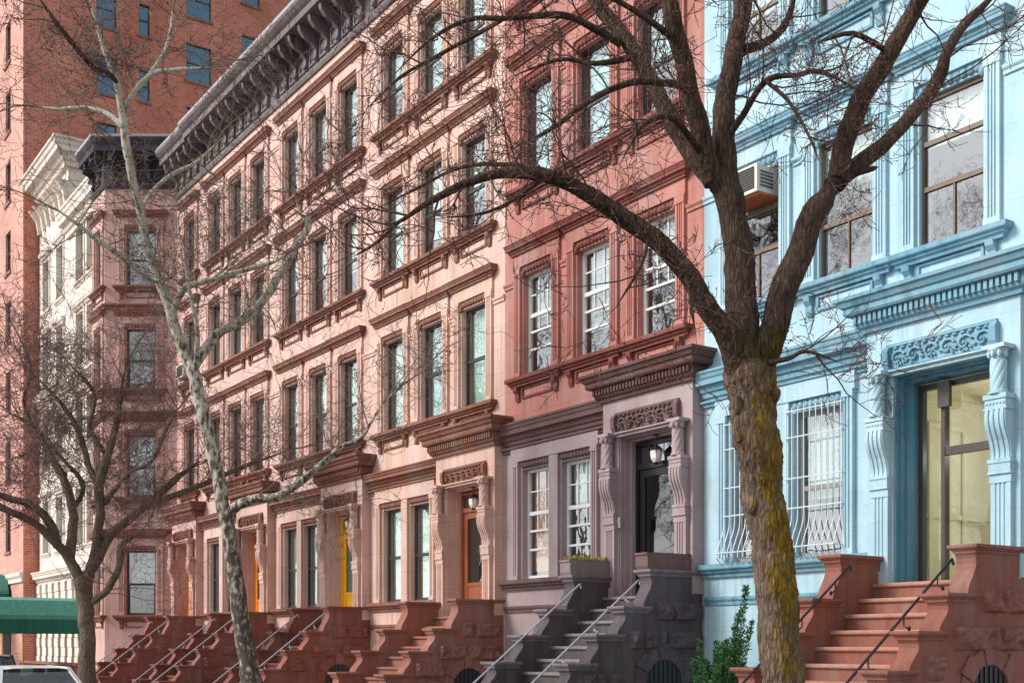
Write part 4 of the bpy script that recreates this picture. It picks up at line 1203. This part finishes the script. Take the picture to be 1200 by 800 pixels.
# the mottled plane tree
rng = random.Random(77)
Z = 20.6
wd, lb, tw, bd = MB(), MB(), MB(), MB()
limb(wd, [(302,868,Z,46),(299,850,Z,34),(294,800,Z,27),(286,740,Z,23),(275,670,Z,20),(263,600,Z,18),(253,545,Z,17),(240,490,Z,17),(226,436,Z,18),(222,418,Z,11),(221,410,Z,3)], 16, .05, 11)
ml = []
ml.append(limb(lb, [(226,436,Z,15),(206,385,Z,14),(193,345,Z,13),(175,300,Z,12),(163,245,Z-.1,11),(152,190,Z-.2,11),(144,140,Z-.3,10),(136,95,Z-.4,8),(122,58,Z-.5,7),(108,10,Z-.6,6),(100,-50,Z-.6,4)], 10, .05, 12))
ml.append(limb(lb, [(224,432,Z,14),(240,410,Z+.1,13),(262,386,Z+.2,12),(290,372,Z+.3,12),(314,344,Z+.3,11),(334,312,Z+.4,10),(350,284,Z+.4,9),(362,262,Z+.5,9),(352,250,Z+.5,7),(345,225,Z+.5,4)], 10, .05, 13))
ml.append(limb(lb, [(199,372,Z,9),(208,352,Z-.1,9),(218,336,Z-.2,9),(240,330,Z-.3,8),(280,318,Z-.4,7),(318,308,Z-.4,6),(338,296,Z-.5,5)], 8, .05, 14))
ml.append(limb(lb, [(172,323,Z,8),(148,304,Z-.2,7),(118,284,Z-.4,7),(91,263,Z-.6,5),(60,240,Z-.7,3)], 8, .05, 15))
ml.append(limb(lb, [(265,612,Z,14),(276,594,Z-.2,13),(296,584,Z-.4,12),(324,582,Z-.5,11),(348,567,Z-.6,10),(378,543,Z-.7,9),(400,524,Z-.7,7),(424,512,Z-.7,5),(445,478,Z-.7,4),(480,440,Z-.7,3)], 10, .05, 16))
ml.append(limb(lb, [(146,150,Z-.3,8),(128,135,Z-.2,7),(105,127,Z-.1,6),(68,128,Z,5),(44,125,Z,4)], 8, .05, 17))
ml.append(limb(lb, [(145,127,Z-.3,8),(169,95,Z-.4,7),(189,84,Z-.5,6),(243,79,Z-.6,4)], 8, .05, 18))
ml.append(limb(lb, [(170,95,Z-.4,5),(195,55,Z-.3,4),(205,0,Z-.2,4)], 8, .05, 19))
ml.append(limb(lb, [(228,440,Z,6),(232,395,Z-.4,6),(222,340,Z-.6,5),(214,290,Z-.7,4)], 8, .05, 21))
ml.append(limb(lb, [(164,250,Z,6),(178,225,Z+.3,5),(200,205,Z+.5,5),(230,190,Z+.6,4),(262,160,Z+.7,3)], 8, .05, 22))
dk = MB()
ml2 = [limb(dk, [(137,97,Z-.4,6),(125,84,Z-.8,6),(111,81,Z-1,7),(97,66,Z-1.2,7),(81,47,Z-1.4,7),(62,22,Z-1.5,7),(44,-5,Z-1.6,7)], 8, .06, 23)]
cfg = dict(levels=4, kids=[5, 3, 3], wig=.30, up=.03, rmin=.0040, bud=.12, bs=.018, along=.6, spread=1.0)
for k, m_ in enumerate(ml): grow(tw, bd, m_[-3][0], (m_[-1][0]-m_[-5][0]), 1.3, .016, 0, rng, cfg); twigs_on(tw, bd, m_, .30, 1.55, .011, rng, cfg, start=.3 if k in (0, 1) else .2)
for m_ in ml2: twigs_on(tw, bd, m_, .18, .7, .016, rng, dict(cfg, bud=.5, kids=[4, 4, 2]), start=.1)
pt = finish_tree('street_tree', 'slender tree with pale mottled peeling bark before the pink houses', P(293, 754, Z) - Vector((0,0,EYE)), wd, M['plane'], lb, M['plane'], tw, M['twigpale'], bd, M['buddark'])
dk.build('limbs', M['barklimb'], pt, smooth=True, org=tuple(pt.location))

# the left tree
rng = random.Random(99)
Z = 28.2
wd, lb, tw, bd = MB(), MB(), MB(), MB()
limb(wd, [(104,845,Z,40),(103,815,Z,25),(102,760,Z,20),(100,715,Z,20),(98,685,Z,23),(99,675,Z,14),(99,668,Z,3)], 14, .05, 31)
ml = []
ml.append(limb(lb, [(97,692,Z,16),(84,658,Z,14),(64,634,Z-.2,12),(42,615,Z-.4,10),(18,602,Z-.6,9),(-15,588,Z-.8,10),(-60,575,Z-1,8)], 10, .05, 32))
ml.append(limb(lb, [(68,640,Z-.1,13),(58,612,Z-.2,12),(38,592,Z-.3,10),(10,583,Z-.4,9),(-20,572,Z-.5,8)], 10, .05, 33))
ml.append(limb(lb, [(82,655,Z,14),(84,625,Z+.2,13),(86,600,Z+.3,12),(75,562,Z+.4,11),(60,535,Z+.5,9),(38,500,Z+.6,8),(0,478,Z+.7,6)], 10, .05, 34))
ml.append(limb(lb, [(101,690,Z,15),(112,645,Z,13),(117,600,Z-.2,12),(116,565,Z-.3,13),(126,535,Z-.4,11),(136,500,Z-.5,8),(142,455,Z-.6,6),(150,415,Z-.6,4)], 10, .05, 35))
ml.append(limb(lb, [(108,665,Z,14),(128,629,Z+.1,12),(155,605,Z+.2,11),(180,585,Z+.3,9),(205,562,Z+.4,9),(234,540,Z+.5,8)], 10, .05, 36))
ml.append(limb(lb, [(170,593,Z+.2,9),(200,582,Z+.3,8),(240,566,Z+.5,7),(290,545,Z+.6,5),(345,525,Z+.7,3)], 8, .05, 37))
ml.append(limb(lb, [(107,706,Z,9),(125,690,Z-.2,9),(140,664,Z-.3,9),(142,640,Z-.3,8),(152,630,Z-.3,6),(166,624,Z-.3,4)], 8, .05, 38))
ml.append(limb(lb, [(118,575,Z-.3,9),(104,545,Z-.1,8),(92,505,Z,7),(70,470,Z+.1,5),(40,440,Z+.2,4)], 8, .05, 39))
ml.append(limb(lb, [(84,600,Z+.3,8),(98,570,Z+.6,6),(80,545,Z+.7,5),(50,520,Z+.9,4),(20,540,Z+1,3)], 8, .05, 40))
ml.append(limb(lb, [(126,535,Z-.4,7),(105,500,Z-.6,6),(110,460,Z-.7,5),(75,420,Z-.8,4)], 8, .05, 41))
ml.append(limb(lb, [(122,590,Z-.2,7),(150,555,Z-.5,6),(178,540,Z-.6,5),(196,500,Z-.7,4),(215,470,Z-.8,3)], 8, .05, 42))
ml.append(limb(lb, [(38,500,Z+.6,6),(28,470,Z+.5,5),(36,430,Z+.3,4),(20,390,Z+.2,3)], 8, .05, 43))
cfg = dict(levels=4, kids=[5, 4, 3], wig=.32, up=.07, rmin=.0045, bud=.25, bs=.014, along=.55, spread=1.0)
for k, m_ in enumerate(ml): grow(tw, bd, m_[-3][0], (m_[-1][0]-m_[-5][0]), 1.5, .02, 0, rng, cfg); twigs_on(tw, bd, m_, .21, 1.6, .012, rng, cfg, start=.35 if k < 6 else .2, bias=Vector((0,0,.5)))
finish_tree('street_tree', 'dark spreading bare tree at the left behind the parked cars', P(101, 754, Z) - Vector((0,0,EYE)), wd, M['bark2'], lb, M['bark2'], tw, M['twig3'], bd, M['bud'])

for k, (px, z) in enumerate(((917, 9.4), (293, 20.6), (101, 28.2))):
    b = P(px, 754, z); q = MB(); q.box(b.x-.6, b.x+.6, b.y-.55, b.y+.55, .0, .02)
    tag(q.build('tree_pit', M['soil']), kind='structure')

def copy_tree(o, parent=None):
    c = o.copy(); col.objects.link(c); c.parent = parent
    for ch in list(o.children): copy_tree(ch, c)
    return c
for k, (x, y, sc_, rz) in enumerate(((-21.5, -5.0, 1.25, 1.0), (-29, -5.2, 1.35, 2.6), (-39, -5.0, 1.3, 4.0), (-14.5, -4.8, 1.2, 5.2))):
    c = copy_tree(pt); c.location = (x, y, 0); c.scale = (sc_, sc_, sc_); c.rotation_euler.z = rz
    tag(c, 'bare tree across the street mirrored in the upper window panes', 'tree', 'bare trees across the street')
# ---------------------------------------------------------------- evergreen shrub by the blue house
def shrub(name, label, base, seed):
    t = thing(name, label, 'shrub', base); rng = random.Random(seed)
    f = MB(); s = MB()
    br = []
    for i in range(64):                              # arching sprays
        a = rng.uniform(0, 2*PI); h = rng.uniform(.5, 1.75); o = rng.uniform(.25, .75)*(1.15-h*.35)
        br.append((rng.uniform(.1, .7)*h*.6, Vector((math.cos(a)*o, math.sin(a)*o*.7, h)), .12))
    br.append((.2, Vector((.42, .1, 2.45)), .15)); br.append((.8, Vector((.30, .05, 2.05)), .14)); br.append((.8, Vector((.52, .12, 1.95)), .13))
    for z0, tip, wd_ in br:
        b0 = Vector((tip.x*.15, tip.y*.15, z0)); mid = b0.lerp(tip, .55)+Vector((0, 0, -.06))
        pts = [b0, b0.lerp(mid, .5), mid, mid.lerp(tip, .5)+Vector((0,0,-.02)), tip]
        s.tube(pts, [.014, .011, .009, .006, .003], 4)
        n = int(520*(tip-b0).length)
        for i in range(n):
            u = .15+.85*rng.random(); k = min(3, int(u*4)); q = pts[k].lerp(pts[k+1], u*4-k)
            d0 = (tip-b0).normalized(); side = (rdir(rng)); w = wd_*(1.15-u)
            q = q + side*w*rng.uniform(.2, 1)
            d = (d0*.8+side*.8+rdir(rng)*.3).normalized(); l = rng.uniform(.025, .065)
            sd = (Matrix.Rotation(rng.uniform(0, 6.28), 3, d) @ d.orthogonal().normalized())*l*.22
            f.add([q-sd*.4, q+d*l*.5-sd, q+d*l, q+d*l*.5+sd], [(0,1,2,3)])
    f.build('foliage', M['needle'], t, recalc=False); s.build('stem', M['bark2'], t)
    return t
shrub('evergreen_shrub', 'feathery green evergreen shrub beside the blue house plinth', (X0-4.3, D0-.85, 0), 8)

# ---------------------------------------------------------------- planters on the plum stoop
def planter(label, cx, seed, leafy):
    x, y, z = X0-5.5+cx, D0-.60, LR['cop']+.002
    t = thing('planter_box', label, 'planter', (x, y, z), 'stone planter boxes on the plum stoop')
    q = MB(); q.prism_x([(-.50, 0), (-.52, .05), (-.52, .20), (-.54, .22), (-.54, .25), (.30, .25), (.30, 0)], -.138, .138); q.build('box', M['stoopgrey'] if leafy else M['mauvetrim'], t)
    s = MB(); s.box(-.12, .12, -.50, .46, .251, .256); s.build('soil', M['soil'], t)
    if leafy:
        rng = random.Random(seed); f = MB()
        for i in range(700):
            c = Vector((rng.uniform(-.14, .14), rng.uniform(-.5, .46), .25+rng.uniform(0, .05)))
            d = (Vector((0, 0, 1))+rdir(rng)*.9).normalized(); l = rng.uniform(.02, .05); sd = d.orthogonal().normalized()*l*.3
            f.add([c, c+d*l*.5-sd, c+d*l, c+d*l*.5+sd], [(0,1,2,3)])
        f.build('plants', M['moss'], t, recalc=False)
planter('grey stone planter with dry moss on the left plum cheek wall', -2.09, 4, True)
planter('bare mauve stone planter on the right plum cheek wall', -.18, 5, False)

# ---------------------------------------------------------------- hanging lanterns
def lantern(label, x, y, ztop, zl, mat='lampglass', sc=1.0):
    t = thing('hanging_lantern', label, 'lantern', (x, y, zl))
    c = MB(); c.tube([(0,0,.28*sc), (0,0,ztop-zl)], .008, 6); c.lathe((0,0,ztop-zl-.02), [(.05,0),(.05,.02)], 12); c.build('chain', M['iron'], t)
    g = MB(); g.lathe((0,0,0), [(.05*sc,0),(.085*sc,.06*sc),(.10*sc,.17*sc),(.085*sc,.2*sc)], 8); g.build('lamp_glass', M[mat], t)
    k = MB(); k.lathe((0,0,.2*sc), [(.12*sc,0),(.06*sc,.05*sc),(.02*sc,.09*sc)], 8); k.lathe((0,0,-.04*sc), [(.015*sc,0),(.05*sc,.04*sc)], 8)
    for i in range(4):
        a = i*PI/2+PI/4; k.bar((.052*sc*math.cos(a), .052*sc*math.sin(a), 0), (.105*sc*math.cos(a), .105*sc*math.sin(a), .19*sc), .009)
    k.build('lamp_cap', M['iron'], t)
lantern('white glass lantern hanging in the black doorway', X0-5.5-1.1, D0-.02, LR['fr0']-.10, LR['fr0']-.55)
lantern('iron lantern hanging over the red wooden door', X0-11-1.1, D0-.02, LP['fr0']-.10, LP['fr0']-.52)
lantern('iron lantern hanging over the bright yellow door', X0-16.5-1.1, D0-.02, LP['fr0']-.10, LP['fr0']-.5)
vl = bpy.data.lights.new('vestibule_lamp', 'POINT'); vl.energy = 12; vl.color = (1, .93, .78); vl.shadow_soft_size = .08
vlo = bpy.data.objects.new('vestibule_lamp', vl); col.objects.link(vlo); vlo.location = (X0-.95, D0+1.1, LR['fr0']-.95)
lantern('brass lantern inside the cream vestibule of the blue house', X0-.78, D0+.85, LR['fr0']-.08, LR['fr0']-.75, 'brass', 1.1)

# ---------------------------------------------------------------- air conditioners
def air_con(label, x, y, z, w=.62, h=.40):
    t = thing('air_conditioner', label, 'air conditioner', (x, y, z), 'window air conditioners')
    b = MB(); b.box(-w/2, w/2, -.34, .16, 0, h); b.box(-w/2-.012, w/2+.012, -.35, -.30, -.01, h+.01); b.build('casing', M['acbox'], t)
    g = MB()
    g.box(-w/2+.04, w/2-.04, -.356, -.351, .04, h-.04)
    for i in range(9): g.box(-w/2+.05, w/2-.05, -.364, -.356, .05+i*.036, .065+i*.036)
    for i in range(5): g.box(w/2+.013, w/2+.017, -.28, -.02, .08+i*.05, .10+i*.05)
    g.build('grille', M['acgrille'], t)
air_con('beige air conditioner in the blue house window beside the big tree', X0+WX[2], D0, LR['f'][0][1]-.44, .72, .38)
q = MB(); q.box(-.38, .38, -.30, .1, -.03, 0)
o = q.build('wooden_shelf', M['rust'], None); o.location = (X0+WX[2], D0, LR['f'][0][1]-.455); tag(o, 'rusty orange board under the beige air conditioner', 'board')
air_con('pale air conditioner in the window above the farthest portico', X0-27.5+WX[0], D0, LP['f'][1][0]+.08)

# ---------------------------------------------------------------- intercom and name plate
q = MB(); q.box(-.05, .05, -.02, 0, 0, .18); q.box(-.035, .035, -.026, -.02, .10, .16)
for i in range(3): q.ball((-.025+.025*i, -.022, .045), .008, .006, .008, 8, 5)
o = q.build('door_intercom', M['greyframe'], None); o.location = (X0-5.5-1.79, D0-.225, LR['land']+1.15); tag(o, 'grey metal intercom panel beside the black door', 'intercom')

# ---------------------------------------------------------------- cars
def car(label, x, y, rz, paintm, kind):
    t = thing('parked_car', label, 'car', (x, y, -.15), 'cars parked along the kerb', rz)
    L, Wd = 4.5, .88
    top = 1.37 if kind == 'sedan' else 1.56
    st = [(-2.25,.45,.70,.62),(-2.15,.32,.86,.80),(-1.7,.28,.94,.86),(-1.0,.26,.97,.88),(0,.26,.96,.88),(.9,.26,.95,.88),(1.5,.28,.88,.87),(2.0,.32,.76,.80),(2.22,.42,.62,.62)]
    b = MB(); vs = []; k = 10
    for (xx, zb, zt, hw) in st:
        for (a, c) in ((-1,zb),(-1.0,zb+.2),(-1.02,(zb+zt)/2),(-.97,zt-.06),(-.88,zt),(.88,zt),(.97,zt-.06),(1.02,(zb+zt)/2),(1.0,zb+.2),(1,zb)):
            vs.append((xx, a*hw, c))
    fs = []
    for i in range(len(st)-1):
        for j in range(k): fs.append((i*k+j, i*k+(j+1)%k, (i+1)*k+(j+1)%k, (i+1)*k+j))
    fs += [tuple(range(k)), tuple(range((len(st)-1)*k, len(st)*k))[::-1]]
    b.add(vs, fs)
    bo = b.build('body', paintm, t, smooth=False)
    bv = bo.modifiers.new('soft', 'SUBSURF'); bv.levels = 1; bv.render_levels = 2
    # glasshouse: pillars and roof in paint, glass between
    xs = (-1.95, -1.35, .25, 1.05) if kind == 'sedan' else (-2.1, -1.9, .25, 1.0)
    g = MB()
    lo = [(xs[0],-.74,.94),(xs[3],-.74,.93),(xs[3],.74,.93),(xs[0],.74,.94)]; hi = [(xs[1],-.58,top-.04),(xs[2],-.58,top-.03),(xs[2],.58,top-.03),(xs[1],.58,top-.04)]
    g.add(lo+hi, [(0,1,5,4),(1,2,6,5),(2,3,7,6),(3,0,4,7)]); g.build('window_glass', M['carglass'], bo)
    r = MB()
    n = 10; vs = []
    for i in range(n+1):
        u = i/n; xx = xs[1]-.06+(xs[2]-xs[1]+.12)*u
        for j in range(7):
            v = j/6*2-1; vs.append((xx, v*.62, top-.05+.07*(1-v**4)*(1-(2*u-1)**4*.6)))
    r.add(vs, [(i*7+j, i*7+j+1, (i+1)*7+j+1, (i+1)*7+j) for i in range(n) for j in range(6)])
    for s in (-1, 1):
        r.bar((xs[0], s*.745, .93), (xs[1], s*.60, top-.03), .07, .05); r.bar((xs[3], s*.745, .92), (xs[2], s*.60, top-.02), .06, .05)
        xm = (xs[1]+xs[2])/2; r.bar((xm, s*.75, .93), (xm, s*.60, top-.03), .07, .04)
        r.bar((xs[1], s*.60, top-.03), (xs[2], s*.60, top-.02), .06, .05)
    r.build('roof', paintm, bo, smooth=False, recalc=False)
    it = MB(); it.box(-1.5, .8, -.7, .7, .5, .75)
    for xx in (-1.1, .1):
        for yy in (-.36, .36): it.prism_y([(xx-.1, .7), (xx+.05, .7), (xx-.1, 1.2), (xx-.22, 1.2)], yy-.22, yy+.22); it.box(xx-.2, xx-.1, yy-.1, yy+.1, 1.2, 1.34)
    it.build('seats', M['acgrille'], t)
    for xx in (-1.4, 1.38):
        for s in (-1, 1):
            w = MB(Matrix.Translation((xx, s*.80, .32)) @ Matrix.Rotation(PI/2, 4, 'X'))
            w.lathe((0,0,-.1), [(.2,0),(.30,.01),(.32,.04),(.32,.16),(.30,.19),(.2,.2)], 20); wo = w.build('wheel', M['rubber'], t)
            w2 = MB(Matrix.Translation((xx, s*.80, .32)) @ Matrix.Rotation(PI/2, 4, 'X')); w2.lathe((0,0,-.115), [(.05,0),(.2,.01),(.2,.22),(.05,.23)], 10); w2.build('rim', M['rim'], wo)
    for s in (-1, 1):
        h = MB(); h.ball((2.08, s*.60, .66), .12, .17, .08, 10, 6); h.build('headlight', M['headlamp'], t)
        h = MB(); h.ball((-2.16, s*.62, .76), .07, .15, .09, 10, 6); h.build('tail_light', M['redlamp'], t)
        h = MB(); h.ball((.85, s*.95, 1.02), .07, .11, .07, 10, 6); h.bar((.88, s*.78, .97), (.86, s*.93, 1.0), .04); h.build('mirror', paintm, t)
car('white car parked along the kerb in front of the left tree', -24.9, 5.3, PI, M['carwhite'], 'sedan')
car('dark green car parked behind the white car at the left', -30.4, 5.3, PI, M['cargreen'], 'van')

# ---------------------------------------------------------------- camera, light, world
cam = bpy.data.cameras.new('camera'); co = bpy.data.objects.new('camera', cam); col.objects.link(co)
cam.sensor_width = 36; cam.lens = 36*1400/1200; cam.shift_y = 354/1200
cam.clip_start = .1; cam.clip_end = 2000
co.location = (0, 0, EYE)
co.rotation_euler = (PI/2, 0, math.atan2(-FWD.x, FWD.y))
scene.camera = co

sd = Vector((-.34, -.74, .60)).normalized()          # towards the sun
sun = bpy.data.lights.new('sun', 'SUN'); so = bpy.data.objects.new('sun', sun); col.objects.link(so)
sun.energy = 4.0; sun.angle = R(20); sun.color = (1, .97, .93)
so.rotation_euler = sd.to_track_quat('Z', 'Y').to_euler()
w = bpy.data.worlds.new('World'); scene.world = w; w.use_nodes = True
nt = w.node_tree; nt.nodes.clear()
sky = nt.nodes.new('ShaderNodeTexSky'); sky.sky_type = 'NISHITA'; sky.sun_disc = False
sky.sun_elevation = math.asin(sd.z); sky.sun_rotation = math.atan2(sd.x, sd.y)
sky.air_density = 1.0; sky.dust_density = 1.0; sky.ozone_density = 1.0
hs = nt.nodes.new('ShaderNodeHueSaturation'); hs.inputs['Saturation'].default_value = .22; hs.inputs['Value'].default_value = 1.4
bg = nt.nodes.new('ShaderNodeBackground'); bg.inputs[1].default_value = .15
wo = nt.nodes.new('ShaderNodeOutputWorld')
nt.links.new(sky.outputs[0], hs.inputs['Color']); nt.links.new(hs.outputs[0], bg.inputs[0]); nt.links.new(bg.outputs[0], wo.inputs[0])
scene.view_settings.view_transform = 'Standard'; scene.view_settings.look = 'None'; scene.view_settings.exposure = 0
scene.cycles.max_bounces = 8; scene.cycles.transparent_max_bounces = 12
